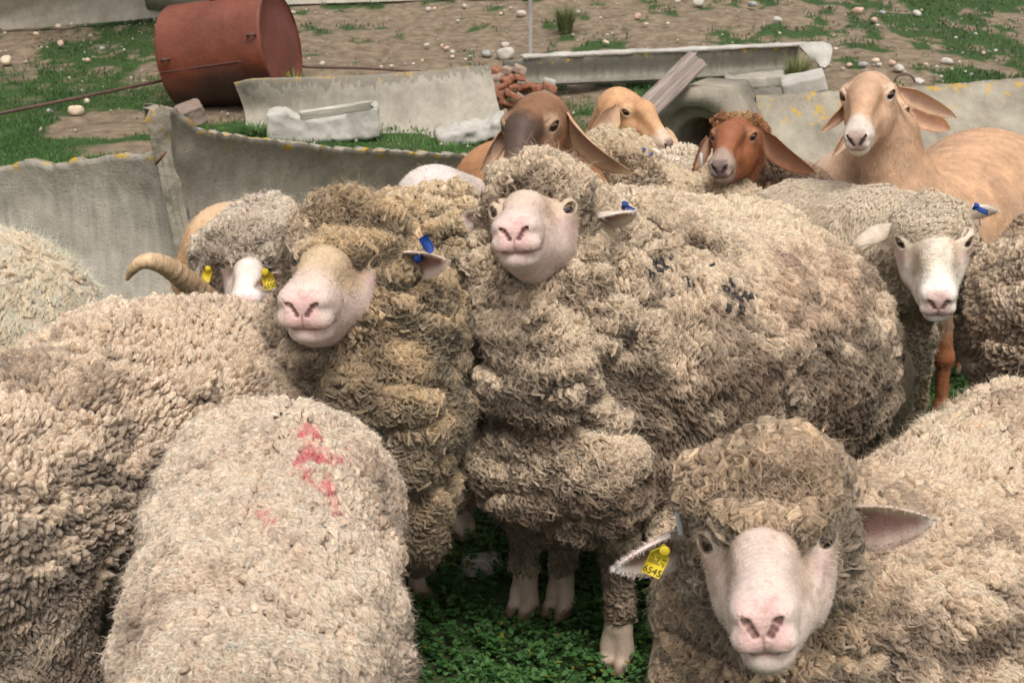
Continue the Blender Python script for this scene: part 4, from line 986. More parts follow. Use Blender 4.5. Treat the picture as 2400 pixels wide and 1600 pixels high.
# beam, blocks, rubble
M_WOOD = attr_mat('grey_wood', rough=.85, fibre=1.2)
def timber(label, a, b, w, d, col, name='wooden_beam', cat_='wooden beam', seed=0, taper=1.):
    a, b = A(a), A(b); ax = unit(b - a); L_ = np.linalg.norm(b - a); sd = unit(np.cross(ax, A([0, 1., .15]))); dp = np.cross(ax, sd)
    n, k = 60, 24; t_ = np.linspace(0, 1, n); V = []; 
    th_ = np.arange(k) / k * 2 * np.pi; sq = np.stack([np.clip(np.cos(th_) * 1.5, -1, 1), np.clip(np.sin(th_) * 1.5, -1, 1)], 1)
    for i, s in enumerate(t_):
        g = 1 + (taper - 1) * s; V.append(a + ax * L_ * s + sd * sq[:, :1] * w * g * .5 + dp * sq[:, 1:] * d * g * .5)
    V = np.concatenate(V); fb = np.stack([fbm(np.c_[V @ sd * 60, V @ dp * 60, V @ ax * 4], 1, seed + j, 3) for j in range(3)], 1); V = V + fb * .004
    V[:k] -= ax * (.015 * fbm(V[:k], 60, 3))[:, None]; V[-k:] += ax * (.03 * fbm(V[-k:], 60, 4))[:, None]
    F = []
    for i in range(n - 1):
        for j in range(k): F.append([i * k + j, i * k + (j + 1) % k, (i + 1) * k + (j + 1) % k, (i + 1) * k + j])
    c0, c1 = V[:k].mean(0), V[-k:].mean(0); V = np.concatenate([V, [c0, c1]]); m = len(V)
    T = [[m - 2, (j + 1) % k, j] for j in range(k)] + [[m - 1, (n - 1) * k + j, (n - 1) * k + (j + 1) % k] for j in range(k)]
    lk = np.stack([V @ sd * 45, V @ ax * 3, V @ dp * .8], 1)
    return tag(mesh(name, V, [A(F), A(T)], M_WOOD, col=A(col) * (1 + .25 * fbm(lk, 1, 5))[:, None], lk=lk, smooth=False), label, cat_)
timber('weathered wooden beam leaning up across the culvert mouth', P(1440, 330, 6.75), P(1632, 142, 7.1), .105, .09, (.36, .29, .25), seed=4)
timber('grey wooden post leaning against the end of the red tank', G(712, 178) + A([0, -.1, -.05]), P(628, -40, 10.9), .085, .07, (.36, .34, .31), name='leaning_post', cat_='post')
timber('thin grey post standing on the dirt slope', G(1243, 126) - A([0, 0, .05]), G(1243, 126) + A([0, .0, .80]), .034, .034, (.40, .38, .35), name='thin_post', cat_='post')
chunk('pale square-cut block tipped on the rim of the concrete bank', P(1883, 196, 7.6), flatR(-10, 10, -14), (.125, .09, .048), M_CON3, seed=21, rough=.006, round_=.35, name='pale_block', cat_='concrete block', h=.008)
chunk('flat broken slab lying beyond the culvert under the raised trough', P(1768, 190, 9.2), flatR(-8, 0, -5), (.20, .12, .04), M_CON2, seed=22, rough=.012, name='flat_slab', cat_='concrete slab')
def arcut(q, d):
    r_ = np.hypot(q[:, 0], q[:, 2] - .62); return np.maximum(d, -(r_ - .57))
chunk('pale broken arc of trough lying in the grass in front of the long trough', G(760, 322) + A([0, 0, .10]), flatR(6, 0, -3), (.42, .12, .125), M_CON3, seed=24, rough=.016, name='broken_arc', cat_='concrete chunk', cut=arcut, h=.014)
timber('thin pale concrete bar resting on the broken arc', P(705, 272, 8.9), P(868, 246, 8.95), .055, .05, (.50, .46, .38), name='concrete_bar', cat_='concrete bar', seed=9)
chunk('flat pale split stone lying in the grass behind the dark-faced sheep', G(1108, 330) + A([0, .05, .06]), flatR(12, 6, -14), (.26, .12, .055), M_CON3, seed=25, rough=.03, sc=9, name='split_stone', cat_='rock')
chunk('angular brown rock propped under the red tank', G(450, 290) + A([.0, 0, .07]), flatR(25, 12, -18), (.10, .09, .075), plain('brown_rock', (.23, .17, .14), .9, .2, .5, 20), seed=26, rough=.02, name='rock', cat_='rock')
chunk('small concrete prop under the left end of the raised trough', P(1282, 214, 11.4), flatR(0, 0, 14), (.055, .06, .11), M_CON3, seed=27, rough=.006, name='concrete_prop', cat_='concrete prop')
chunk('speckled pale stone half buried in clover beside the big ram', G(1130, 1335) + A([0, 0, .012]), flatR(15), (.052, .035, .026), plain('speckled_stone', (.46, .40, .36), .9, .2, .4, 160, .35), seed=28, rough=.008, sc=20, name='stone', cat_='stone', h=.004, round_=.8)
M_BRICK = plain('old_brick', (.30, .13, .08), .9, .2, .5, 25, .3); M_BRICK2 = plain('pale_brick', (.33, .24, .19), .9, .2, .5, 25, .3)
k_ = 0
for row in range(6):
    for j in range(5 if row < 4 else 3):
        px = 1178 + j * 27 + (row % 2) * 9 - 4 * row + rng.uniform(-4, 4); py = 268 - row * 21 + rng.uniform(-4, 4)
        if px > 1185 + 26 * 3 and row > 3: continue
        k_ += 1
        chunk('worn red brick tumbled in the heap beside the long trough', P(px, py, 10.9 + .04 * row + rng.uniform(-.05, .05)), flatR(rng.uniform(-35, 35), rng.uniform(-12, 12), rng.uniform(-30, 30)), (rng.uniform(.035, .065), rng.uniform(.04, .07), rng.uniform(.022, .034)), M_BRICK if rng.random() < .7 else M_BRICK2, seed=30 + k_, rough=.006, sc=14, name='brick', cat_='brick', group='bricks heaped under the trough ends', h=.012)
# long wall far up the slope at left
gp = lambda px, py: (px, py, float(G(px, py)[1]) - .02)
ft = lambda px, py, b: (px, py, gp(px, b)[2] + .1)
slab('far concrete channel wall streaked with dark drips at the top left', [ft(-120, -12, 76), ft(0, 6, 70), ft(230, -8, 54), ft(420, -22, 38), ft(640, -40, 22)], [gp(-120, 76), gp(0, 70), gp(230, 54), gp(420, 38), gp(640, 22)], .10, -.06, m_=M_CON2, edge=.01, rough=.008, seed=40, name='far_channel', cat_='concrete wall')
slab('far concrete ledge along the slope above the red tank', [ft(640, -26, 12), ft(900, -34, 4), ft(1300, -48, -10)], [gp(640, 12), gp(900, 4), gp(1300, -10)], .10, -.02, m_=M_CON2, edge=.01, rough=.008, seed=41, name='far_ledge', cat_='concrete wall')
# ------------------------------------------------------------------ rusty tank
def rust():
    m, t, b = mat('rusted_steel'); L = t.links.new; tc = N(t, 'ShaderNodeTexCoord'); k = N(t, 'ShaderNodeAttribute', attribute_name='Col')
    n1 = N(t, 'ShaderNodeTexNoise'); n1.inputs['Scale'].default_value = 4; n1.inputs['Detail'].default_value = 8; n1.inputs['Roughness'].default_value = .65; L(tc.outputs['Object'], n1.inputs['Vector'])
    n2 = N(t, 'ShaderNodeTexNoise'); n2.inputs['Scale'].default_value = 40; n2.inputs['Detail'].default_value = 4; L(tc.outputs['Object'], n2.inputs['Vector'])
    r = N(t, 'ShaderNodeValToRGB'); e = r.color_ramp.elements; e[0].position = .3; e[1].position = .7; e[0].color = (.55, .45, .45, 1); e[1].color = (1.35, 1.25, 1.1, 1)
    ad = N(t, 'ShaderNodeMath', operation='MULTIPLY_ADD'); ad.inputs[1].default_value = .35; L(n2.outputs[0], ad.inputs[0]); 
    sc_ = N(t, 'ShaderNodeMath', operation='MULTIPLY'); sc_.inputs[1].default_value = .68; L(n1.outputs[0], sc_.inputs[0]); L(sc_.outputs[0], ad.inputs[2]); L(ad.outputs[0], r.inputs[0])
    mx = N(t, 'ShaderNodeMix', data_type='RGBA', blend_type='MULTIPLY'); mx.inputs['Factor'].default_value = 1; L(k.outputs['Color'], mx.inputs['A']); L(r.outputs[0], mx.inputs['B'])
    L(mx.outputs['Result'], b.inputs['Base Color']); b.inputs['Roughness'].default_value = .55; b.inputs['Specular IOR Level'].default_value = .4
    bp = N(t, 'ShaderNodeBump'); bp.inputs['Strength'].default_value = .4; bp.inputs['Distance'].default_value = .01; L(ad.outputs[0], bp.inputs['Height']); L(bp.outputs[0], b.inputs['Normal'])
    return m
M_RUST = rust(); M_PIPE = plain('rusty_pipe', (.10, .055, .045), .6, .4, .3, 30, .3)
def tank():
    g0 = G(520, 262); Y = 11.0; ax = unit(A([.965, -.20, .15])); c = P(540, 122, Y); rad = 119 * (Y / .985) / FPX; Lh = .455
    up = unit(A([0, 0, 1.]) - ax * ax[2]); sd = np.cross(ax, up)
    r = empty('tank', (c[0], c[1], g0[2]), 'rust-red cylindrical steel tank lying on its side at the upper left', 'tank')
    prof = [(-Lh - .03, .0), (-Lh - .03, rad * .55), (-Lh - .012, rad * .93), (-Lh, rad * .985), (-Lh + .004, rad)] + [(s, rad) for s in np.linspace(-Lh + .02, Lh - .02, 40)] + [(Lh - .004, rad), (Lh, rad * .985), (Lh + .006, rad * .96)]
    k = 96; a = np.arange(k) / k * 2 * np.pi; V = []
    for s, q in prof: V.append(c + ax * s + q * (np.cos(a)[:, None] * up + np.sin(a)[:, None] * sd))
    V = np.concatenate(V); V = V + unit(V - c - ((V - c) @ ax)[:, None] * ax) * (.010 * fbm(V, 4, 61, 2))[:, None]; F = A([[i * k + j, i * k + (j + 1) % k, (i + 1) * k + (j + 1) % k, (i + 1) * k + j] for i in range(len(prof) - 1) for j in range(k)])
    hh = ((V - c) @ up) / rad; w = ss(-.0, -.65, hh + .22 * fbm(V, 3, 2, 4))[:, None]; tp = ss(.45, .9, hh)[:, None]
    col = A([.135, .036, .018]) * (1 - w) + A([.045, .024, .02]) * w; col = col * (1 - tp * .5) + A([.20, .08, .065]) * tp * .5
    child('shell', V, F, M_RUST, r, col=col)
    prof = [(Lh + .004, rad * .97), (Lh - .01, rad * .94), (Lh + .01, rad * .6), (Lh + .018, 0.001)]; V = np.concatenate([c + ax * s + q * (np.cos(a)[:, None] * up + np.sin(a)[:, None] * sd) for s, q in prof])
    F = A([[i * k + j, i * k + (j + 1) % k, (i + 1) * k + (j + 1) % k, (i + 1) * k + j] for i in range(3) for j in range(k)])
    child('end_plate', V, F, M_RUST, r, col=A([.15, .042, .03]) + 0 * V)
    for s, an in ((-Lh + .09, 1.50), (Lh - .06, 1.30)):
        rr = lambda t_, o_: c + ax * (s + o_) + (rad + t_) * (math.cos(an) * up + math.sin(an) * sd)
        pts = [rr(-.005, -.03), rr(.03, -.032), rr(.045, -.01), rr(.045, .015), rr(.03, .03), rr(-.005, .03)]; V, F = tube(resamp(pts, 16), .010, 8)
        child('lifting_lug', V, F, M_PIPE, r)
    for an in (1.72, 4.3):
        V, F = tube([c + ax * s + (rad + .001) * (math.cos(an) * up + math.sin(an) * sd) for s in np.linspace(-Lh + .01, Lh - .01, 20)], .005, 6); child('weld_seam', V, F, M_PIPE, r)
    V, F = tube([c + ax * .02 + up * (rad - .01), c + ax * .02 + up * (rad + .05)], [.10, .10], 32); child('hatch', V, F, M_RUST, r, col=A([.12, .045, .035]) + 0 * V)
tank()
V, F = tube(resamp([P(-120, 292, 9.4), P(0, 266, 9.6), P(200, 226, 10.1), P(399, 185, 11.0)], 40), .0135, 10); tag(mesh('metal_pipe', V, F, M_PIPE), 'long thin rusty pipe running from the left edge to the red tank', 'pipe')
V, F = tube(resamp([P(690, 150, 11.9), P(715, 157, 11.8), P(850, 160, 12.0), P(985, 168, 12.2)], 30), .013, 10); tag(mesh('metal_pipe', V, F, M_PIPE), 'thin rusty pipe running right from the red tank behind the long trough', 'pipe')
# ------------------------------------------------------------------ tufts and stones
def tuft(label, c, n, H, spread, cols, W=.004, name='grass_tuft'):
    a = rng.random(n) * 6.283; r_ = rng.random(n) ** .5 * spread * .35; x = c[0] + np.cos(a) * r_; y = c[1] + np.sin(a) * r_; h = H * rng.uniform(.5, 1.1, n)
    s = np.stack([-np.sin(a), np.cos(a), 0 * a], 1); out = np.stack([np.cos(a), np.sin(a), 0 * a], 1) * (spread * rng.random(n) ** .7)[:, None]
    b = np.stack([x, y, np.full(n, c[2] - .02)], 1); up = A([0, 0, 1.]); w = W * rng.uniform(.6, 1.3, n)[:, None]; rows = []
    for k, (u, o_) in enumerate(((0, 0), (.4, .12), (.75, .45), (1.0, 1.0))):
        q = b + up * (h * (u - .12 * (u ** 3) * (spread / H)))[:, None] + out * o_; rows += [q - s * w * (1 - .9 * u), q + s * w * (1 - .9 * u)]
    V = np.stack(rows, 1).reshape(-1, 3); F = grid_faces(n, 4, 2); t_ = rng.random((n, 1)); cc = np.repeat(A(cols[0]) * (1 - t_) + A(cols[1]) * t_, 8, 0) * np.tile(A([.5, .5, .8, .8, 1, 1, 1.2, 1.2]), n)[:, None]
    return tag(mesh(name, V, F, M_LEAF, col=cc, smooth=False), label, 'grass tuft')
tuft('round clump of grass on the dirt slope beside the thin post', G(1325, 74), 420, .30, .20, ((.06, .12, .035), (.28, .27, .12)), .006)
tuft('tall clump of grass growing from the right end of the raised trough', A([P(1868, 180, 11.2)[0], 11.2, gz(1868, 11.2)]), 500, .40, .20, ((.05, .12, .03), (.30, .28, .10)), .005)
tuft('low yellow-green weeds at the foot of the leaning post', A([P(690, 178, 10.75)[0], 10.75, gz(690, 10.75) + .12]), 160, .24, .22, ((.10, .20, .04), (.28, .30, .06)), .007)
tuft('grass growing against the left end of the long trough', A([P(600, 290, 9.9)[0], 9.9, gz(600, 9.9)]), 260, .12, .40, ((.04, .12, .03), (.12, .22, .06)), .005)
M_STONE = [plain('stone_%s' % n_, c, .85, .25, .3, 12, .15) for n_, c in (('pale', (.50, .455, .39)), ('pink', (.55, .38, .29)), ('grey', (.34, .34, .33)), ('cream', (.62, .50, .36)))]
stones = [(14, 142, 30, 3), (178, 258, 34, 3), (205, 238, 18, 3), (143, 103, 17, 1), (240, 114, 17, 2), (136, 63, 14, 3), (168, 56, 10, 0), (197, 140, 8, 0), (291, 117, 8, 0), (308, 184, 9, 0), (302, 210, 9, 0), (398, 203, 18, 0), (117, 260, 15, 2), (162, 183, 8, 0), (60, 145, 8, 1), (212, 85, 8, 2), (206, 142, 12, 1), (85, 80, 14, 3), (12, 78, 8, 0), (686, 30, 12, 0), (719, 23, 6, 0), (766, 34, 7, 0), (1004, 21, 13, 0), (1018, 20, 9, 3), (1089, 13, 12, 0), (1174, 32, 10, 3), (1222, 33, 22, 0), (1197, 19, 8, 0), (1185, 104, 20, 0), (1185, 127, 42, 0), (1141, 127, 22, 2), (1060, 122, 15, 0), (1047, 112, 14, 1), (1000, 106, 13, 0), (1060, 134, 11, 3), (969, 150, 10, 0), (893, 157, 13, 1), (918, 156, 10, 0), (1091, 139, 9, 0), (990, 142, 9, 3), (724, 139, 8, 1), (755, 150, 14, 0), (1073, 50, 9, 0), (1036, 106, 9, 3), (1102, 132, 10, 2),
          (1355, 29, 16, 0), (1424, 82, 10, 0), (1420, 100, 15, 3), (1495, 39, 18, 1), (1514, 58, 12, 0), (1565, 56, 10, 0), (1637, 8, 25, 0), (1588, 4, 15, 0), (1762, 10, 22, 2), (1822, 47, 21, 0), (1435, 79, 7, 0), (1408, 43, 8, 0), (1827, 78, 8, 0), (2010, 26, 28, 1), (2048, 47, 15, 1), (2067, 29, 15, 2), (2056, 60, 10, 0), (2148, 31, 22, 0), (2160, 24, 8, 3), (1959, 116, 10, 3), (1990, 152, 18, 1), (2021, 151, 22, 2), (2052, 142, 18, 3), (2090, 147, 18, 1), (2105, 160, 24, 0), (2060, 152, 14, 0), (2218, 143, 26, 0), (2170, 152, 12, 1), (2195, 157, 8, 0), (2230, 163, 8, 0), (2248, 146, 9, 0), (2262, 168, 8, 0), (2154, 190, 24, 0), (2276, 175, 14, 2), (2205, 180, 12, 0), (2305, 126, 12, 1), (2333, 120, 9, 0), (2240, 88, 8, 0), (2286, 80, 12, 2), (1975, 160, 10, 2), (2120, 168, 9, 0)]
import collections
wh = {0: 'pale', 1: 'pinkish', 2: 'grey', 3: 'cream'}
for i, (px, py, w, k) in enumerate(stones):
    g = G(px, py + w * .2); t_ = np.linalg.norm(g - CAMP); s = w * t_ / FPX * .5
    big = w >= 22
    if px < 720: where = 'slope left of the red tank'
    elif px < 1243: where = 'dirt slope behind the long trough'
    elif px < 1950: where = 'dirt slope above the raised trough'
    else: where = 'grassy slope at the far right'
    el_ = A([s, s * rng.uniform(.6, .9), s * rng.uniform(.5, .75)]); Rm = flatR(rng.uniform(0, 180), rng.uniform(-15, 15), rng.uniform(-15, 15))
    u = np.linspace(0, np.pi, 11)[:, None]; v_ = np.linspace(0, 2 * np.pi, 17)[None]; d = np.stack([np.sin(u) * np.cos(v_), np.sin(u) * np.sin(v_), np.cos(u) + 0 * v_], -1).reshape(-1, 3)
    d = np.sign(d) * np.abs(d) ** .85 * (1 + .20 * fbm(d + i * 3.1, 1.3, i, 3))[:, None]
    V = g + A([0, 0, el_[2] * .45]) + (d * el_) @ Rm.T
    lab = {1185: 'largest pale boulder, resting by the left end of the raised trough'} .get(px) if w > 40 else None
    o = mesh('stone', V, grid_faces(1, 11, 17), M_STONE[k]); sz = 'fist-sized' if not big else 'large'
    tag(o, lab or '%s %s stone lying on the %s' % (sz, wh[k], where), 'stone', None if lab else '%s %s stones, %s' % (sz, wh[k], where))
# pebbles nobody could count
n = 2600; y = rng.uniform(9.5, 24, n); x = rng.uniform(-.45, .45, n) * y; d8 = A([(1, 0, 0), (0, 1, 0), (-1, 0, 0), (0, -1, 0), (0, 0, .8), (0, 0, -.5)], float)
s = .006 + .016 * rng.random(n) ** 3; V = (np.stack([x, y, hgt(x, y)], 1)[:, None] + d8[None] * s[:, None, None] * rng.uniform(.6, 1.2, (n, 6, 1))).reshape(-1, 3)
F = (np.arange(n)[:, None, None] * 6 + A([[0, 1, 4], [1, 2, 4], [2, 3, 4], [3, 0, 4], [1, 0, 5], [2, 1, 5], [3, 2, 5], [0, 3, 5]])[None]).reshape(-1, 3)
o = mesh('pebbles', V, F, plain('pebble', (.42, .37, .31), .9, .2), origin=(0, 0, 0)); tag(o, 'small pale pebbles scattered over the dirt slope', 'pebbles', kind='stuff')
import time as _t; _T0 = _t.time()
def mk(label, px, Y, cat_='sheep', group='sheep crowded in the herd'):
    d = P(px, 800, Y); return empty('sheep', (d[0], d[1], 0), label, cat_, group)
def S(px, py, Y, r, k=.06, st=0, op='+'):
    c, rr = PR(px, py, Y, r); return sp(c, rr, k, op, st)
def RC(a, b, k=.06, st=0, op='+'):
    (c1, r1), (c2, r2) = PR(*a), PR(*b); return rc(c1, c2, r1, r2, k, op, st)
def face_cut(hd, g=.006, back=.07, low=.05):
    """keeps wool off the bare face"""
    k = hd.k
    return [rc(hd.w(0, back, -.045), hd.w(0, .26, -.03), (.056 + g) * k, (.06 + g) * k, .012, '-'),
            rc(hd.w(0, low + .03, -.080), hd.w(0, .26, -.085), (.036 + g) * k, (.045 + g) * k, .010, '-')] + \
           [rc(hd.w(q * .060, .014, -.016), hd.w(q * .10, .10, .01), .0185 * k, .040 * k, .010, '-') for q in (-1, 1)]
def cap(hd, hi=.0, fringe=.03, wide=1., st=None, hang=0.):
    """the curly topknot that grows over the poll and falls to the eyes"""
    w, k = hd.w, hd.k; st = CAP if st is None else st
    return [rc(w(-.043 * wide, -.045, .026 + hi), w(.043 * wide, -.045, .026 + hi), .046 * k, .046 * k, .05, st=st), sp(w(0, -.03, .034 + hi), .050 * k, .04, st=st),
            rc(w(-.048 * wide, -.014, .020 + hi), w(.048 * wide, -.014, .020 + hi), .027 * k, .027 * k, .04, st=st),
            rc(w(-.034, fringe - .030, .014), w(.034, fringe - .030, .014 - hang), .016 * k, .016 * k, .03, st=st),
            rc(w(-.072 * wide, -.055, -.02), w(-.066 * wide, -.055, -.09), .027 * k, .034 * k, .05, st=st), rc(w(.072 * wide, -.055, -.02), w(.066 * wide, -.055, -.09), .027 * k, .034 * k, .05, st=st)]
def gd(px, Y, z=0.): return A([P(px, 800, Y)[0], Y, z])
def at(px, Y, z): return A([(P(px, 800, Y))[0], Y, z])
def flat(c, s_=.2, sc=14): return lambda p, n: A(c) * (1 + s_ * fbm(p, sc, 4))[:, None]
def woolleg(pairs, r0=.055, r1=.033, s=1.0):
    o = []
    for a, b in pairs:
        a, b = A(a), A(b); kn = A([b[0], b[1], .24 * s]) + (a - b) * A([.12, .12, 0]); o += [rc(a + (kn - a) * .3, kn, r0 * 1.1, r0 * .78, .03, st=LEGW), rc(kn, A([b[0], b[1], .12 * s]), r0 * .78, r1, .02, st=LEGW)]
    return o
def four(body_f, body_r, hf, spread=.10, z0=.5, s=1.0):
    """two front and two hind legs under a trunk that runs from body_f to body_r"""
    f = unit(A([body_f[0] - body_r[0], body_f[1] - body_r[1], 0])); sd = A([f[1], -f[0], 0])
    F_ = A([body_f[0], body_f[1], 0]); R_ = A([body_r[0], body_r[1], 0]); up = A([0, 0, z0])
    fr = [(F_ + sd * q * spread * .7 + up, F_ + sd * q * spread * .8 + f * .03 * q + A([0, 0, 0.])) for q in (-1, 1)]
    hi = [(R_ + sd * q * spread + up, R_ + sd * q * spread - f * (.06 + .03 * q)) for q in (-1, 1)]
    return legs(fr, hi, f, s), fr, hi
BLUE, WHITE = (.01, .06, .42), (.80, .72, .64)
ONLY = globals().get('ONLY')
def want(k): return ONLY is None or k in ONLY

# ---- the big ram in the middle, chest towards us, looking down its nose
if want('B'):
    r = mk('largest ram, in the middle, chest-on with head held high and dark spots on its side', 1500, 2.8)
    hd = fit_head(2.56, 'merino', [('eyeR', (1335, 479)), ('eyeL', (1160, 503)), (NOSE, (1208, 546)), (MOUTH, (1208, 594)), (CHIN, (1210, 636))], -11, 0, 2, mz=1.18)
    fr = [(P(1400, 1050, 2.68), G(1447, 1568)), (P(1560, 1050, 2.72), G(1562, 1612))]
    hi_ = [(P(1900, 900, 3.25), gd(1930, 3.30)), (P(2020, 880, 3.35), gd(2060, 3.5))]
    core = [RC((1500, 850, 2.85, 230), (1800, 810, 3.15, 220), .1), RC((1290, 1040, 2.60, 120), (1280, 620, 2.66, 90), .08), RC((1290, 1000, 2.6, 120), (1500, 850, 2.85, 230), .1),
            rc(P(1275, 620, 2.68), hd.w(0, -.05, -.05), .075, .06, .05), rc(hd.w(0, -.035, -.09), P(1285, 720, 2.70), .040, .05, .03)]
    make_body(r, core + legs(fr, hi_, (-.45, -.9, 0), 1.25), hd, face_merino(hd, .30), flat((.50, .38, .29), .25), wrinkle=.0030, hh=.0026,
              ears=[dict(g=dict(base=P(1398, 503, 2.66), tip=P(1490, 496, 2.58), width=.060, open_dir=A([-.15, -.55, -.85]), cup=.75, th=.006), inn=(.45, .26, .22), out=(.78, .68, .58)),
                    dict(g=dict(base=P(1130, 512, 2.66), tip=P(1090, 507, 2.66), width=.045, open_dir=A([.2, -.9, -.3]), cup=.7, th=.006), out=(.80, .72, .66))])
    hd.gaze(r)
    ear_tag(r, P(1462, 484, 2.60), A([.6, -.2, -.30]), A([.1, -.5, .8]), .018, .022, M_BTAG, label='blue ear tag')
    fl = [RC((1500, 860, 2.85, 315), (1790, 820, 3.15, 296), .12, FLAME), RC((1900, 930, 3.2, 190), (1960, 1010, 3.25, 110), .10, FLAME),
          RC((1310, 1085, 2.60, 160), (1470, 960, 2.80, 280), .08, NECK), RC((1295, 1060, 2.58, 160), (1298, 800, 2.62, 165), .07, NECK),
          RC((1295, 800, 2.64, 164), (1265, 560, 2.72, 138), .07, NECK), RC((1340, 560, 2.76, 110), (1480, 640, 2.9, 190), .10, NECK),
          RC((1325, 640, 2.56, 60), (1400, 770, 2.54, 78), .030, NECK), RC((1258, 735, 2.49, 44), (1318, 860, 2.46, 68), .028, NECK), RC((1150, 715, 2.52, 40), (1195, 800, 2.48, 50), .018, NECK),
          RC((1200, 895, 2.48, 72), (1310, 925, 2.46, 84), .065, NECK), RC((1218, 1085, 2.50, 92), (1370, 1125, 2.48, 130), .08, NECK), RC((1160, 600, 2.60, 40), (1140, 690, 2.57, 48), .02, NECK),
          S(1178, 672, 2.55, 46, .02, NECK), S(1275, 690, 2.53, 50, .02, NECK), S(1222, 715, 2.53, 44, .02, NECK), RC((1440, 640, 2.66, 70), (1480, 820, 2.62, 90), .02, NECK),
          ] + cap(hd, .004, .030)
    fl += face_cut(hd)
    def spots(p, n, c):
        x, y, z = project(p); fr_ = (p[:, 1] < 3.4)
        for cx, cy, rx, ry, q in ((1550, 612, 40, 22, .05), (1595, 650, 28, 20, .12), (1570, 680, 26, 12, .25), (1722, 690, 34, 32, .05), (1695, 655, 20, 14, .1), (1650, 615, 22, 10, .25)):
            d = ((x - cx) / rx) ** 2 + ((y - cy) / ry) ** 2
            m = (d < 1 + .9 * vnoise(p, 50, 8)) & (vnoise(p, 85, 3) > q) & fr_
            c = np.where(m[:, None], A([.06, .05, .045]), c)
        dk = ss(1.2, .2, ((x - 1900) / 150) ** 2 + ((y - 680) / 130) ** 2)[:, None] * fr_[:, None] * (.6 + .4 * fbm(p, 12, 5))[:, None]
        return c * (1 - .35 * dk * A([.7, 1, 1.1]))
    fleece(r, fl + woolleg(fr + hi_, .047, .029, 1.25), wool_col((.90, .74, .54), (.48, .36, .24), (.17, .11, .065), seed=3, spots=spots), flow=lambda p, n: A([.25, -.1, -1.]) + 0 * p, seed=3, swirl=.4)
    print('B', _t.time() - _T0)

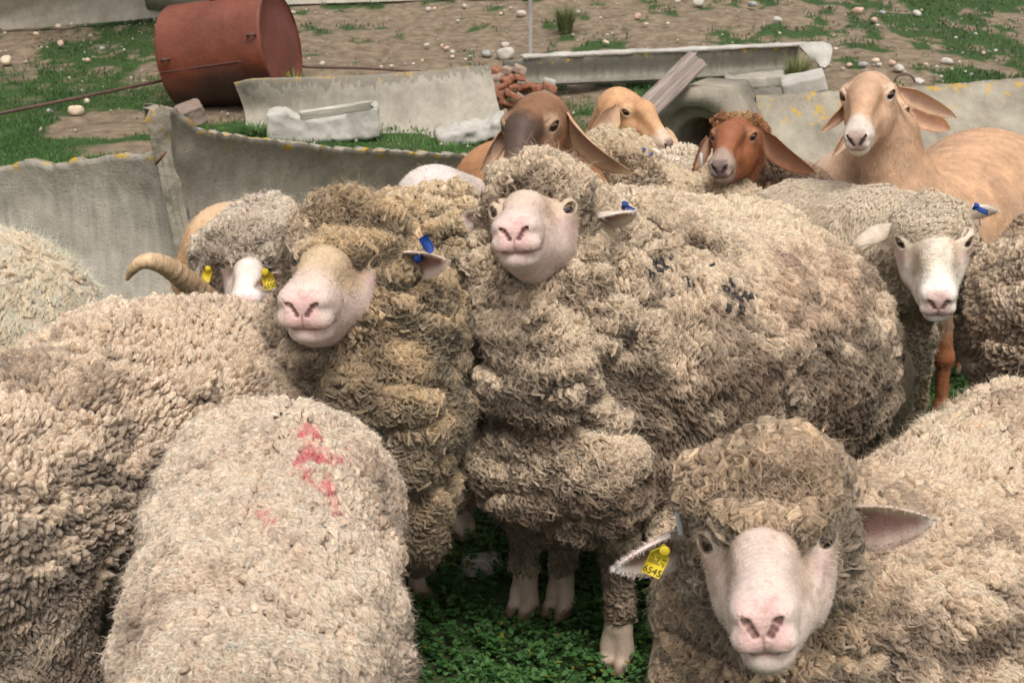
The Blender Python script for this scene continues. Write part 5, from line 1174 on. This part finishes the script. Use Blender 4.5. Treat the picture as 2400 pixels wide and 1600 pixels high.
# ---- the ram on the left with its head turned to us
if want('A'):
    r = mk('broad-faced ram standing side-on at left, wool over its eyes, blue tag in one ear', 500, 2.6)
    hd = fit_head(2.42, 'merino', [('eyeR', (876, 614)), (NOSE, (702, 722)), (MOUTH, (714, 780)), (CHIN, (728, 806)), ('eyeL', (700, 606))], -28, -10, 4, 1.2, sreg=4, mz=1.22)
    fr = [(P(860, 1000, 2.6), gd(850, 2.62)), (P(960, 1000, 2.7), gd(960, 2.85))]
    hi_ = [(P(60, 1200, 2.15), gd(-10, 2.05)), (P(170, 1180, 2.5), gd(190, 2.42))]
    core = [RC((350, 1050, 2.55, 230), (-60, 1225, 2.2, 260), .1), RC((350, 1050, 2.55, 230), (700, 1020, 2.62, 230), .1), RC((720, 1000, 2.6, 220), (900, 900, 2.55, 130), .1), RC((910, 1100, 2.5, 110), (880, 680, 2.55, 110), .1),
            rc(P(870, 680, 2.58), hd.w(0, -.05, -.05), .08, .06, .05), rc(hd.w(0, .02, -.09), P(850, 850, 2.5), .035, .05, .03)]
    make_body(r, core + legs(fr, [], (.9, .3, 0)) + legs([], hi_, (.9, .3, 0), .72), hd, face_merino(hd, 1.0, tancol=(.55, .41, .26)), flat((.50, .38, .29)), wrinkle=.0040, hh=.0026,
              ears=[dict(g=dict(base=P(955, 606, 2.44), tip=P(1050, 612, 2.34), width=.064, open_dir=A([-.1, -.95, -.25]), cup=.7, th=.006), inn=(.30, .17, .14), out=(.80, .66, .56)),
                    dict(g=dict(base=P(664, 650, 2.52), tip=P(600, 668, 2.50), width=.045, open_dir=A([.3, -.9, -.2]), cup=.6, th=.006), out=(.78, .68, .58))])
    hd.gaze(r)
    ear_tag(r, P(1012, 592, 2.33), A([-.42, .1, .75]), A([.55, -.8, .2]), .020, .034, M_BTAG, label='blue ear tag', stud=False)
    V, F = tube([P(982, 603, 2.39), P(980, 606, 2.375), P(979, 607, 2.37)], [.009, .009, .006], 14); child('ear_tag_button', V, F, M_BTAG, r)
    ear_tag(r, P(622, 636, 2.48), A([.25, -.1, -.85]), A([.1, -.99, .1]), .024, .036, M_YTAG, text='6550', label='yellow ear tag', stud=True)
    fl = [RC((330, 1050, 2.55, 304), (-90, 1235, 2.2, 345), .12, COB), RC((330, 1050, 2.55, 304), (640, 1010, 2.66, 290), .12, COB), RC((640, 1010, 2.66, 290), (820, 930, 2.62, 190), .1, COB),
          RC((915, 1120, 2.42, 146), (910, 960, 2.42, 150), .06, NECK), RC((910, 960, 2.42, 150), (868, 760, 2.46, 176), .07, NECK), RC((872, 760, 2.50, 182), (850, 620, 2.62, 160), .07, NECK),
          RC((950, 1230, 2.42, 84), (965, 1285, 2.44, 46), .05, NECK), S(800, 940, 2.46, 110, .05, NECK), RC((875, 715, 2.43, 84), (930, 775, 2.42, 88), .018, NECK), RC((998, 690, 2.44, 36), (1000, 850, 2.38, 42), .014, NECK), RC((1030, 660, 2.50, 38), (1036, 940, 2.44, 48), .014, NECK),
          RC((850, 920, 2.33, 76), (940, 950, 2.35, 82), .022, NECK), RC((940, 1075, 2.33, 84), (972, 1210, 2.36, 72), .022, NECK),
          S(690, 740, 2.58, 62, .03, NECK), S(700, 860, 2.55, 60, .04, NECK),
          RC((765, 585, 2.62, 80), (890, 578, 2.62, 90), .05, CAP), S(835, 560, 2.58, 80, .04, CAP)] + cap(hd, .0, .066, 1.05)
    fl += face_cut(hd, .003, .098)[:2] + face_cut(hd)[3:] + [rc(hd.w(-.056, .030, -.045), hd.w(-.040, .15, -.070), .030, .034, .010, '-'), sp(hd.w(-.066, .040, .0), .024, .010, '-')]
    def flA(p, n):
        x, y, z = project(p); w = ss(700, 900, x)[:, None]
        return A([-.35, -.1, -.9]) * (1 - w) + A([.5, 0, -.8]) * w
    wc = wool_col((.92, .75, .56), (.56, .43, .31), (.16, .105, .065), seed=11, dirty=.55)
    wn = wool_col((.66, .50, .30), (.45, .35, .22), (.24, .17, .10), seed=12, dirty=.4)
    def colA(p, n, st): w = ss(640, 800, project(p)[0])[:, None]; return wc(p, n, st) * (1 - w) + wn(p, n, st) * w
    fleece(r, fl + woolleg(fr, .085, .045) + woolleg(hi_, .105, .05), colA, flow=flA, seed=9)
    print('A', _t.time() - _T0)

# ---- front right
if want('F'):
    r = mk('sheep with a white face and yellow tag numbered 6545, nearest us at front right', 2100, 1.9)
    hd = fit_head(1.55, 'merino', [('eyeL', (1664, 1283)), ('eyeR', (1936, 1245)), (NOSE, (1796, 1478)), (MOUTH, (1792, 1530)), (CHIN, (1788, 1580))], 0, -10, 4, mz=.98)
    bf, br = at(2020, 1.85, .5), at(2560, 2.35, .5)
    lg, fr, hi_ = four(bf, br, .5, .12)
    core = [RC((2050, 1420, 1.9, 210), (2470, 1300, 2.30, 300), .1), RC((1860, 1520, 1.75, 160), (2050, 1420, 1.9, 210), .1), rc(P(1830, 1400, 1.8), hd.w(0, -.05, -.05), .09, .06, .05)]
    make_body(r, core + lg, hd, face_merino(hd, .12, base=(.63, .505, .44), dirt=.5), flat((.5, .38, .29)), wrinkle=.0012, hh=.0024, fur=.005, furhead=.0018,
              ears=[dict(g=dict(base=P(1975, 1215, 1.63), tip=P(2186, 1218, 1.56), width=.078, open_dir=A([-.15, -.98, -.20]), cup=.60, th=.010, blunt=.2), inn=(.48, .27, .24), out=(.66, .52, .42), tip=(.70, .60, .52), fuzz=3500),
                    dict(g=dict(base=P(1610, 1245, 1.66), tip=P(1443, 1330, 1.60), width=.076, open_dir=A([.35, -.9, -.40]), cup=.6, th=.010, blunt=.2), inn=(.40, .24, .20), out=(.78, .66, .60), tip=(.82, .74, .70), fuzz=3500)])
    hd.gaze(r, iris=(.16, .10, .05))
    ear_tag(r, P(1556, 1285, 1.575), A([-.40, -.05, -.85]), A([.1, -.96, .25]), .027, .042, M_YTAG, text='6545', label='yellow ear tag numbered 6545')
    V, F = box_mesh(P(1592, 1230, 1.60), rotm(A([.2, .1, -1.]), A([0, -1., 0])), .0035, .022, .0012, .0006); child('ear_clip', V, F, M_GTAG, r)
    fl = [RC((2040, 1420, 1.9, 285), (2470, 1300, 2.30, 412), .12, LOOSE), RC((1800, 1440, 1.80, 225), (1850, 1640, 1.75, 270), .07, NECK), RC((1850, 1500, 1.80, 230), (2060, 1430, 1.9, 280), .1, NECK),
          RC((1640, 1360, 1.76, 62), (1640, 1540, 1.74, 72), .03, NECK), RC((1960, 1330, 1.74, 60), (1960, 1520, 1.72, 80), .03, NECK), S(1790, 1640, 1.64, 90, .05, NECK),
          ] + cap(hd, .010, .075, 1.05)
    fl += face_cut(hd, back=.098) + [sp(hd.w(-.06, .045, .0), .032, .012, '-')]
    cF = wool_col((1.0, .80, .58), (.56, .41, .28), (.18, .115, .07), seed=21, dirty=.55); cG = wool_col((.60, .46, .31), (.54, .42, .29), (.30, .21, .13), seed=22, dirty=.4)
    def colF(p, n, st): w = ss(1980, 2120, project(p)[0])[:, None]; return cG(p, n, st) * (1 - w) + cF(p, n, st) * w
    def flF(p, n):
        x, y, z = project(p); w = ss(1960, 2150, x)[:, None]
        return A([.0, -.2, -1.]) * (1 - w) + A([.5, .1, -.75]) * w
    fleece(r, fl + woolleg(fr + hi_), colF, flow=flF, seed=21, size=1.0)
    print('F', _t.time() - _T0)

# ---- front left, seen over its back, red paint
if want('P'):
    r = mk('sheep at the bottom seen over its back, smeared with red marking paint', 560, 1.7)
    bR, bM, bN = A([-.385, 1.90, .66]), A([-.338, 1.56, .64]), A([-.345, 1.28, .67])
    lg, fr, hi_ = four(A([-.335, 1.42, .5]), A([-.37, 1.93, .5]), .5, .095, s=.8)
    hd = Head(A([-.36, .98, .58]), -5, -45, 0)
    core = [rc(bR, bM, .14, .12, .1), rc(bM, bN, .12, .08, .08), rc(bN, hd.w(0, -.05, -.05), .08, .06, .06)] + hd.prims()
    make_body(r, core + lg, None, None, flat((.5, .38, .29)), ears=[])
    fl = [rc(bR, bM, .200, .172, .12, st=LOOSE), rc(bM, bN, .165, .105, .1, st=LOOSE), rc(bN, hd.w(0, -.06, -.04), .125, .095, .06, st=CAP),
          rc(A([-.285, 1.86, .48]), A([-.265, 1.95, .22]), .095, .06, .07, st=LOOSE), rc(A([-.48, 1.86, .48]), A([-.50, 1.93, .22]), .095, .06, .07, st=LOOSE), sp(bR + A([.02, .13, -.02]), .15, .08, st=COB)]
    def paint(p, n, c):
        x, y, z = project(p)
        pts = [(705, 1010, 16), (720, 1045, 18), (745, 1065, 16), (775, 1070, 10), (700, 1075, 12), (715, 1115, 14), (750, 1130, 14), (770, 1150, 12), (785, 1185, 12), (600, 1205, 13), (610, 1222, 10), (760, 1110, 9), (800, 1060, 9)]
        m = np.zeros(len(p))
        for cx, cy, rr in pts: m = np.maximum(m, ss(1.9, .5, np.hypot(x - cx, y - cy) / rr + .5 * vnoise(p, 60, 2)))
        m = (m * (p[:, 2] > .5) * np.clip(.75 + .6 * vnoise(p, 130, 4), .1, 1))[:, None]
        return c * (1 - m * .85) + A([.72, .10, .13]) * m * .85
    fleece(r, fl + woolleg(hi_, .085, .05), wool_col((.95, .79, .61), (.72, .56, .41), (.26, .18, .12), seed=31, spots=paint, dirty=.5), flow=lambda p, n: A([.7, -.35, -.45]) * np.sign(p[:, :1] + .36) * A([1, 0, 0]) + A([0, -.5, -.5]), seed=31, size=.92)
    print('P', _t.time() - _T0)

# ---- fleeces seen only in part
def woolly(key, label, f, b, rad, st, cols, seed, head=None, size=1., flow=A([0, 0, -1.]), extra=(), spread=.10, dirty=.5, name=None, lo=None, coarse=1.8, h=.009, fl_=None):
    """a merino whose trunk runs from f to b (image px, py, Y), radii in px; head is (px, py, Y, yaw, pitch)"""
    if not want(key): return None
    (pf, rf), (pb, rb) = PR(*f, rad[0]), PR(*b, rad[1]); r = mk(label, (f[0] + b[0]) / 2, (f[2] + b[2]) / 2)
    lg, fr, hi_ = four(pf, pb, .5, spread, z0=min(pf[2], .5))
    if fl_: fr = fl_; lg = legs(fr, hi_, (-.6, -.8, 0), 1.2)
    core = [rc(pf, pb, rf - .065, rb - .065, .1)]; fl = [rc(pf, pb, rf, rb, .1, st=st)] + list(extra)
    if head is not None:
        hd = Head(P(*head[:3]), head[3], head[4]); core += [rc(pf, hd.w(0, -.06, -.06), rf * .5, .07, .08)] + hd.prims(); fl += [rc(pf, hd.w(0, -.10, -.08), rf * .75, .10, .08, st=st)]
    make_body(r, core + lg, None, None, flat((.52, .40, .31)))
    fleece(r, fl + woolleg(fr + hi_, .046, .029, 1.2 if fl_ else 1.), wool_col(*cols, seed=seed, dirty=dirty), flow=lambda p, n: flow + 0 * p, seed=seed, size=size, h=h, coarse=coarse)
    print(key, _t.time() - _T0)
    return r
woolly('W', 'long-haired cream sheep cut off by the left edge, its rounded rump before the concrete', (-330, 850, 3.0), (-45, 835, 3.2), (290, 296), SILK, ((1.25, 1.03, .74), (1.5, 1.2, .80), (.9, .7, .45)), 41, (-560, 900, 2.9, -70, -40), 1.0, A([-.75, 0, -.7]), dirty=.02)
woolly('R', 'greyish tan fleece cut off by the right edge, behind the front right sheep', (2830, 780, 3.0), (2570, 775, 2.98), (310, 302), COB, ((.72, .58, .42), (.56, .43, .29), (.28, .18, .11)), 43, (3060, 700, 3.0, 60, -30), 1.0, dirty=.6)
woolly('H', 'pale curly fleece standing close behind the biggest ram, only its back showing', (1580, 655, 3.42), (1740, 680, 3.62), (192, 212), COB, ((1.0, .84, .62), (.66, .50, .34), (.3, .2, .12)), 45, (1330, 700, 3.35, -60, -40), 1.0, dirty=.45, extra=[RC((1300, 900, 3.02, 130), (1500, 760, 3.3, 190), .1, COB)], fl_=[(P(1245, 1000, 2.98), G(1232, 1444)), (P(1320, 1000, 2.98), G(1316, 1440))])
woolly('N', 'woolly neck and shoulder between the two big rams', (1030, 560, 3.1), (830, 660, 3.45), (115, 180), NECK, ((.80, .64, .42), (.60, .48, .31), (.35, .25, .15)), 47, (1180, 700, 3.1, 60, -60), 1.0, A([.5, 0, -.8]), extra=[RC((1055, 640, 3.0, 70), (1060, 760, 2.95, 75), .03, NECK)])
woolly('T', 'cobbled white back behind the curly head with the blue tag', (1600, 432, 4.4), (1790, 500, 4.7), (78, 120), COB, ((.86, .76, .60), (.66, .52, .37), (.35, .25, .16)), 49, (1500, 560, 4.35, -60, -60), 1.0, h=.010)
if want('C'):
    r = mk('curly-headed sheep facing away, blue tag in its white ear', 1560, 4.0)
    pf, pb = P(1500, 470, 3.95), P(1680, 530, 4.15)
    lg, fr, hi_ = four(pf, pb, .5, .1)
    hd = Head(P(1440, 372, 4.05), 150, -5, 0, .95)
    make_body(r, [rc(pf, pb, .09, .13, .1), rc(pf, hd.w(0, -.05, -.05), .07, .06, .06)] + lg + hd.prims(), None, None, flat((.55, .42, .33)),
              ears=[dict(g=dict(base=P(1500, 376, 3.95), tip=P(1552, 361, 3.92), width=.055, open_dir=A([.1, .9, .1]), cup=.6, th=.006), out=(.84, .76, .68))])
    ear_tag(r, P(1507, 355, 3.91), A([.8, -.1, -.22]), A([0, -.3, .95]), .018, .032, M_BTAG, label='blue ear tag', stud=True)
    fl = [RC((1500, 465, 3.95, 80), (1690, 540, 4.15, 130), .08, LOOSE), RC((1430, 372, 4.0, 68), (1478, 378, 3.96, 55), .04, CAP), RC((1440, 400, 4.0, 62), (1500, 460, 3.95, 72), .05, CAP)]
    fleece(r, fl + woolleg(fr + hi_), wool_col((.82, .68, .48), (.62, .49, .33), (.34, .24, .15), seed=51), seed=51, flow=lambda p, n: A([.4, -.2, -.7]) + 0 * p)
# ---- the horned ram at the left
if want('K'):
    r = mk('horned ram with a grey woolly head behind the left ram, yellow tag in its ear', 620, 3.5)
    hd = fit_head(3.28, 'merino', [('eyeL', (525, 618)), ('eyeR', (655, 612)), (NOSE, (578, 718)), (CHIN, (580, 765))], -5, -25, 0)
    pf, pb = P(660, 700, 3.45), P(820, 720, 3.95)
    lg, fr, hi_ = four(pf, pb, .5, .11)
    make_body(r, [rc(pf, pb, .13, .20, .1), rc(pf, hd.w(0, -.05, -.05), .10, .06, .06)] + lg, hd, face_merino(hd, .15, base=(.80, .70, .64)), flat((.55, .42, .33)), wrinkle=.001, hh=.0034,
              ears=[dict(g=dict(base=P(490, 655, 3.30), tip=P(440, 700, 3.25), width=.05, open_dir=A([.2, -.9, -.2]), cup=.6, th=.006), out=(.74, .62, .52))])
    hd.gaze(r)
    ear_tag(r, P(490, 628, 3.22), A([-.30, 0, -.8]), A([-.1, -.98, .2]), .024, .036, M_YTAG, label='yellow ear tag')
    pts = [(508, 722, 3.28), (490, 706, 3.24), (462, 680, 3.20), (435, 656, 3.16), (408, 634, 3.13), (380, 618, 3.10), (352, 610, 3.08), (327, 615, 3.08), (308, 633, 3.09), (298, 654, 3.11)]
    pp = A([P(*q) for q in pts]); t_ = np.linspace(0, 9, 60); pp = np.stack([np.interp(t_, range(10), pp[:, k]) for k in range(3)], 1)
    for _ in range(8): pp[1:-1] = (pp[:-2] + pp[1:-1] * 2 + pp[2:]) / 4
    rad = np.interp(t_, [0, 3, 6, 8, 9], [.034, .030, .021, .012, .005]) * (1 + .045 * np.sin(t_ * 14) * ss(7, 2, t_) + .03 * np.sin(t_ * 31))
    V, F = tube(pp, rad, 20); u = np.repeat(t_, 20); u = np.concatenate([u, [0, 9]])
    cH = A([.42, .29, .17]) + (A([.66, .46, .27]) - A([.42, .29, .17])) * ss(2, 7, u)[:, None]; cH = cH * (1 + .25 * np.sin(u * 14) * ss(7, 1, u))[:, None] * (1 + .2 * fbm(V, 60, 2))[:, None]
    child('horn', V, F, M_HORN, r, col=np.clip(cH, .02, .9), lk=np.stack([V[:, 0] * 30, u * 8, V[:, 2] * .5], 1))
    fl = [RC((548, 590, 3.40, 72), (640, 580, 3.40, 80), .05, CAP), S(615, 545, 3.45, 80, .04, CAP), S(520, 620, 3.42, 50, .03, CAP), S(660, 620, 3.40, 62, .04, NECK),
          rc(pf, pb, .19, .27, .1, st=NECK), RC((610, 660, 3.46, 90), (660, 720, 3.5, 120), .06, NECK), RC((500, 650, 3.36, 36), (500, 700, 3.34, 40), .03, CAP)]
    fl += cap(hd, .0, .07) + face_cut(hd, back=.09)
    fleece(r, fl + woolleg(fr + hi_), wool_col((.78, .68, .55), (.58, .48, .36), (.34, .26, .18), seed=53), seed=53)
    print('K', _t.time() - _T0)
# ---- the shorn sheep on the right
if want('Q'):
    r = mk('shorn cream sheep with a wrinkled nose and blue tag, head lowered behind the biggest ram', 2040, 3.6)
    hd = fit_head(3.1, 'merino', [('eyeL', (2114, 565)), ('eyeR', (2266, 559)), (NOSE, (2200, 712)), (MOUTH, (2198, 742)), (CHIN, (2194, 764))], 3, -38, 0)
    pf, pb = P(2070, 610, 3.5), P(1860, 575, 3.95)
    fr = [(P(2100, 720, 3.42), gd(2105, 3.45)), (P(2130, 720, 3.5), gd(2135, 3.62))]; _, _, hi_ = four(pf, pb, .5, .12)
    fc = face_merino(hd, .5, pink=(.55, .30, .28), base=(.78, .72, .64), tancol=(.70, .58, .42), dirt=.15)
    core = [rc(pf, pb, .15, .15, .1), RC((2120, 620, 3.4, 80), (2096, 760, 3.44, 40), .08), rc(P(2140, 600, 3.4), hd.w(0, -.06, -.06), .095, .068, .05)]
    make_body(r, core + legs(fr, hi_, (.6, -.8, 0)), hd, fc, flat((.50, .36, .25)), wrinkle=.0055, hh=.003,
              ears=[dict(g=dict(base=P(2092, 528, 3.16), tip=P(2006, 572, 3.10), width=.048, open_dir=A([.1, .85, -.5]), cup=.5, th=.006), out=(.62, .52, .41)),
                    dict(g=dict(base=P(2276, 512, 3.16), tip=P(2337, 493, 3.12), width=.055, open_dir=A([.05, .7, .7]), cup=.7, th=.007, blunt=.5), out=(.82, .74, .64))])
    hd.gaze(r)
    ear_tag(r, P(2285, 486, 3.10), A([.75, -.1, -.30]), A([0, -.4, .9]), .020, .034, M_BTAG, label='blue ear tag', stud=True)
    fl = [RC((2070, 590, 3.5, 150), (1865, 565, 3.95, 142), .1, SHORN), RC((2120, 610, 3.42, 106), (2096, 780, 3.44, 66), .08, LEGW), S(2108, 850, 3.44, 45, .06, LEGW), S(2160, 590, 3.38, 110, .06, SHORN),
          RC((2135, 520, 3.24, 50), (2240, 515, 3.24, 50), .04, SHORN), RC((2110, 590, 3.26, 32), (2125, 690, 3.24, 30), .02, NECK), RC((2268, 580, 3.26, 24), (2262, 700, 3.26, 26), .02, NECK), S(2190, 500, 3.22, 52, .04, SHORN)]
    fl += [rc(hd.w(-.03, -.01, -.003), hd.w(.03, -.01, -.003), .048 * hd.k, .048 * hd.k, .03, st=SHORN), rc(hd.w(0, 0, -.01), hd.w(0, .035, -.012), .04, .032, .03, st=SHORN)] + face_cut(hd, .0, .085, .06)
    fleece(r, fl + woolleg(fr + hi_, .07, .035), wool_col((1.2, 1.02, .76), (1.6, 1.3, .92), (.7, .5, .3), seed=57, dirty=.12), seed=57, flow=lambda p, n: A([-.5, 0, -.7]) + 0 * p, size=1.0)
    print('Q', _t.time() - _T0)

# ---- smooth-coated, lop-eared sheep
def drop_ear(base, tip, w=.062, od=(-.3, -.9, .1), out=(.5, .3, .16), inn=(.5, .32, .22), bend=None, tipc=None, cup=.55):
    return dict(g=dict(base=base, tip=tip, width=w, open_dir=A(od, float), cup=cup, th=.005, bend=bend, blunt=.25), out=out, inn=inn, tip=tipc or out, fl=.005, fuzz=2200)
if want('G'):
    r = mk('tall tan lop-eared sheep with a white muzzle at right, head raised', 2180, 4.2)
    tan, lt = (.52, .31, .18), (.64, .48, .36)
    hd = fit_head(3.75, 'hair', [('eyeL', (1975, 229)), ('eyeR', (2090, 217)), (NOSE, (2007, 322)), (MOUTH, (2010, 352)), (CHIN, (2016, 372))], -12, -30, 3)
    pf, pb = P(2150, 560, 3.95), P(2330, 480, 4.65)
    fr = [(P(2190, 640, 3.92), gd(2222, 3.92)), (P(2110, 620, 4.0), gd(2110, 4.15))]; hi_ = [(P(2300, 560, 4.6), gd(2268, 4.5)), (P(2400, 560, 4.7), gd(2420, 4.75))]
    core = [RC((2140, 570, 3.98, 150), (2300, 490, 4.6, 188), .12), RC((2125, 520, 3.92, 118), (2085, 330, 3.9, 62), .08), rc(P(2085, 320, 3.9), hd.w(0, -.05, -.06), .075, .06, .05), RC((2060, 600, 3.88, 90), (2120, 640, 3.95, 120), .08), S(2395, 560, 4.8, 190, .1)]
    fc = face_hair(hd, (.56, .36, .235), (.60, .52, .44), bridge=(.52, .32, .20), nose=(.34, .24, .20), eyering=(.74, .56, .42))
    def bc(p, n):
        c = A(tan) * (1 + .22 * fbm(p, 9, 3) + .16 * fbm(p, 40, 5))[:, None]; w = ss(.6, -.3, n[:, 2] + .3 * fbm(p, 7, 5))[:, None]; c = c * (1 - w * .45) + A(lt) * w * .45
        x = ss(.9, .75, p[:, 2]) * ss(.3, .5, p[:, 2]); lo = ss(.42, .30, p[:, 2])[:, None]; return c * (1 - lo) + A([.32, .12, .05]) * lo
    make_body(r, core + legs(fr, hi_, (-.5, -.85, 0), 1.1), hd, fc, bc, hh=.0034, bodyfur=.005, h=.009,
              ears=[drop_ear(P(1988, 243, 3.80), P(1927, 306, 3.74), .046, (.5, -.8, -.2), (.72, .50, .32)), drop_ear(P(2102, 205, 3.80), P(2243, 277, 3.78), .056, (-.2, -.9, -.35), (.72, .46, .28), (.66, .42, .30), tipc=(.80, .66, .50))])
    hd.gaze(r)
    print('G', _t.time() - _T0)
def hairy(key, label, f, b, rad, col, head=None, seed=0, lt=None, px=None, headtg=None, facef=None, ears=(), Yh=None, hsc=1., low=None, extra=(), hyaw=0, hp=-30, neckr=.075, legpos=None, h=.010, shead=None, hipst=None, bodyfur=.0042):
    if not want(key): return None
    (pf, rf), (pb, rb) = PR(*f, rad[0]), PR(*b, rad[1]); r = mk(label, (f[0] + b[0]) / 2, (f[2] + b[2]) / 2)
    lg, fr, hi_ = four(pf, pb, .5, .10)
    if legpos: lg = legs([(fr[0][0], legpos[0]), (fr[1][0], legpos[1])], hi_, unit(pf - pb))
    core = [rc(pf, pb, rf, rb, .1)] + list(extra)
    if lt is None: lt = A(col) * 1.15
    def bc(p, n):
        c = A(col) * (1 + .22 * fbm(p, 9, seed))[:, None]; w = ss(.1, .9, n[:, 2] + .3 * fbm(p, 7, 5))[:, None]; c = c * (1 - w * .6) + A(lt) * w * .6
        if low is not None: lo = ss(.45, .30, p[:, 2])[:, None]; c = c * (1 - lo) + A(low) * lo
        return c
    hd = None
    if headtg: 
        hd = fit_head(Yh, 'hair', headtg, hyaw, hp, 0, hsc); core += [rc(pf, hd.w(0, -.06, -.06), rf * .7, neckr, .06)]
    elif shead is not None:
        h2 = Head(P(*shead[:3]), shead[3], shead[4], 0, 1, 'hair'); core += h2.prims() + [rc(pf, h2.w(0, -.06, -.06), rf * .7, .07, .06)]
    make_body(r, core + lg, hd, facef(hd) if hd else None, bc, hh=.0036, bodyfur=bodyfur, h=h, ears=ears)
    if hd: hd.gaze(r)
    print(key, _t.time() - _T0)
    return r, hd
hairy('G2', 'tan sheep mostly hidden behind the tall tan one, its long ear pointing right', (1985, 450, 4.6), (2120, 520, 5.1), (98, 120), (.54, .36, .24), seed=71, lt=(.62, .46, .34), Yh=4.3,
      headtg=[('eyeR', (2131, 259)), ('eyeL', (2020, 262)), (NOSE, (2050, 350))], hyaw=-10, hp=-30, facef=lambda hd: face_hair(hd, (.62, .40, .25), (.7, .55, .42)),
      ears=[drop_ear(P(2140, 258, 4.32), P(2226, 304, 4.30), .075, (-.2, -.9, -.3), (.70, .46, .29), (.66, .42, .30)), drop_ear(P(1992, 300, 4.33), P(1951, 367, 4.28), .05, (.4, -.8, -.2), (.76, .58, .40))])
hairy('D', 'dark-faced brown sheep with long drooping ears looking over the biggest ram', (1320, 500, 4.0), (1185, 455, 4.35), (150, 128), (.36, .16, .07), seed=73, lt=(.48, .25, .12), low=(.14, .05, .025), Yh=3.55,
      headtg=[('eyeR', (1306, 299)), ('eyeL', (1180, 318)), (NOSE, (1188, 428)), (POLL, (1262, 226))], hyaw=-28, hp=-38, hsc=1.12, facef=lambda hd: face_hair(hd, (.25, .125, .065), (.12, .07, .045), bridge=(.085, .05, .036), nose=(.03, .02, .02), eyering=(.50, .34, .22)),
      ears=[drop_ear(P(1332, 268, 3.60), P(1480, 404, 3.45), .088, (-.5, -.65, -.5), (.50, .31, .18), (.46, .28, .18), bend=A([-.012, 0, -.018]), tipc=(.66, .46, .28)), drop_ear(P(1186, 300, 3.62), P(1127, 400, 3.55), .05, (.5, -.8, -.2), (.60, .40, .25))],
      legpos=(G(1205, 1268), G(1290, 1200)), neckr=.085)
hairy('E', 'light brown sheep in profile facing right, behind the curly head', (1410, 430, 4.95), (1290, 470, 5.4), (105, 125), (.56, .31, .15), seed=75, Yh=4.6,
      headtg=[('eyeL', (1471, 276)), (NOSE, (1573, 334)), (MOUTH, (1550, 352)), (CHIN, (1533, 366)), (POLL, (1450, 215))], hyaw=62, hp=-25, facef=lambda hd: face_hair(hd, (.58, .33, .17), (.62, .46, .34), nose=(.20, .12, .12), eyering=(.62, .42, .26)),
      ears=[drop_ear(P(1446, 248, 4.55), P(1372, 352, 4.50), .085, (.4, -.8, .1), (.60, .38, .22)), drop_ear(P(1560, 300, 4.75), P(1592, 352, 4.72), .04, (-.4, .8, .1), (.66, .46, .28))])
x = hairy('Z', 'red-brown sheep with a golden topknot and grey clip in one ear', (1745, 470, 4.35), (1870, 520, 4.75), (95, 125), (.40, .24, .15), seed=77, lt=(.50, .36, .25), Yh=4.1,
      headtg=[('eyeL', (1667, 324)), ('eyeR', (1770, 318)), (NOSE, (1682, 392)), (MOUTH, (1690, 417)), (CHIN, (1696, 435))], hyaw=-18, hp=-15, facef=lambda hd: face_hair(hd, (.29, .105, .045), (.34, .25, .20), nose=(.10, .07, .07), eyering=(.36, .18, .10)),
      ears=[drop_ear(P(1657, 322, 4.15), P(1624, 404, 4.08), .055, (.5, -.8, -.1), (.25, .11, .055)), drop_ear(P(1788, 306, 4.15), P(1910, 404, 4.05), .080, (-.4, -.8, -.3), (.29, .13, .065), (.33, .17, .10), bend=A([-.008, 0, -.015]))])
if x:
    r, hd = x
    V, F = box_mesh(P(1644, 375, 4.06), rotm(A([-.1, 0, 1.]), A([0, -1., 0])), .004, .022, .0015, .0006); child('ear_clip', V, F, M_GTAG, r)
    fl = [RC((1690, 282, 4.16, 14), (1760, 278, 4.16, 16), .02, CAP), S(1775, 295, 4.2, 16, .02, CAP)]
    fleece(r, fl, lambda p, n, st: A([.34, .15, .06]) * (1 - ss(-.2, .3, fbm(p, 14, 4)))[:, None] + A([.50, .30, .13]) * ss(-.2, .3, fbm(p, 14, 4))[:, None], seed=78, h=.005, name='topknot', size=.85)
    fl = [RC((1785, 350, 4.22, 14), (1765, 440, 4.20, 18), .02, CAP), RC((1800, 400, 4.3, 50), (1870, 470, 4.5, 85), .05, LEGW)]
    fleece(r, fl, wool_col((.52, .38, .26), (.36, .24, .15), (.2, .12, .07), seed=79), seed=79, h=.008, name='neck_wool', size=.85)
hairy('M', 'short-coated pale grey back in front of the brown sheep', (1020, 485, 3.95), (1110, 540, 4.2), (98, 120), (.56, .46, .41), seed=81, lt=(.70, .63, .58), shead=(870, 600, 4.0, -60, -40))
hairy('U', 'smooth orange-tan back behind the horned ram', (690, 640, 4.3), (545, 585, 3.95), (120, 112), (.60, .36, .19), seed=83, lt=(.70, .50, .32), shead=(800, 640, 4.6, 50, -40))
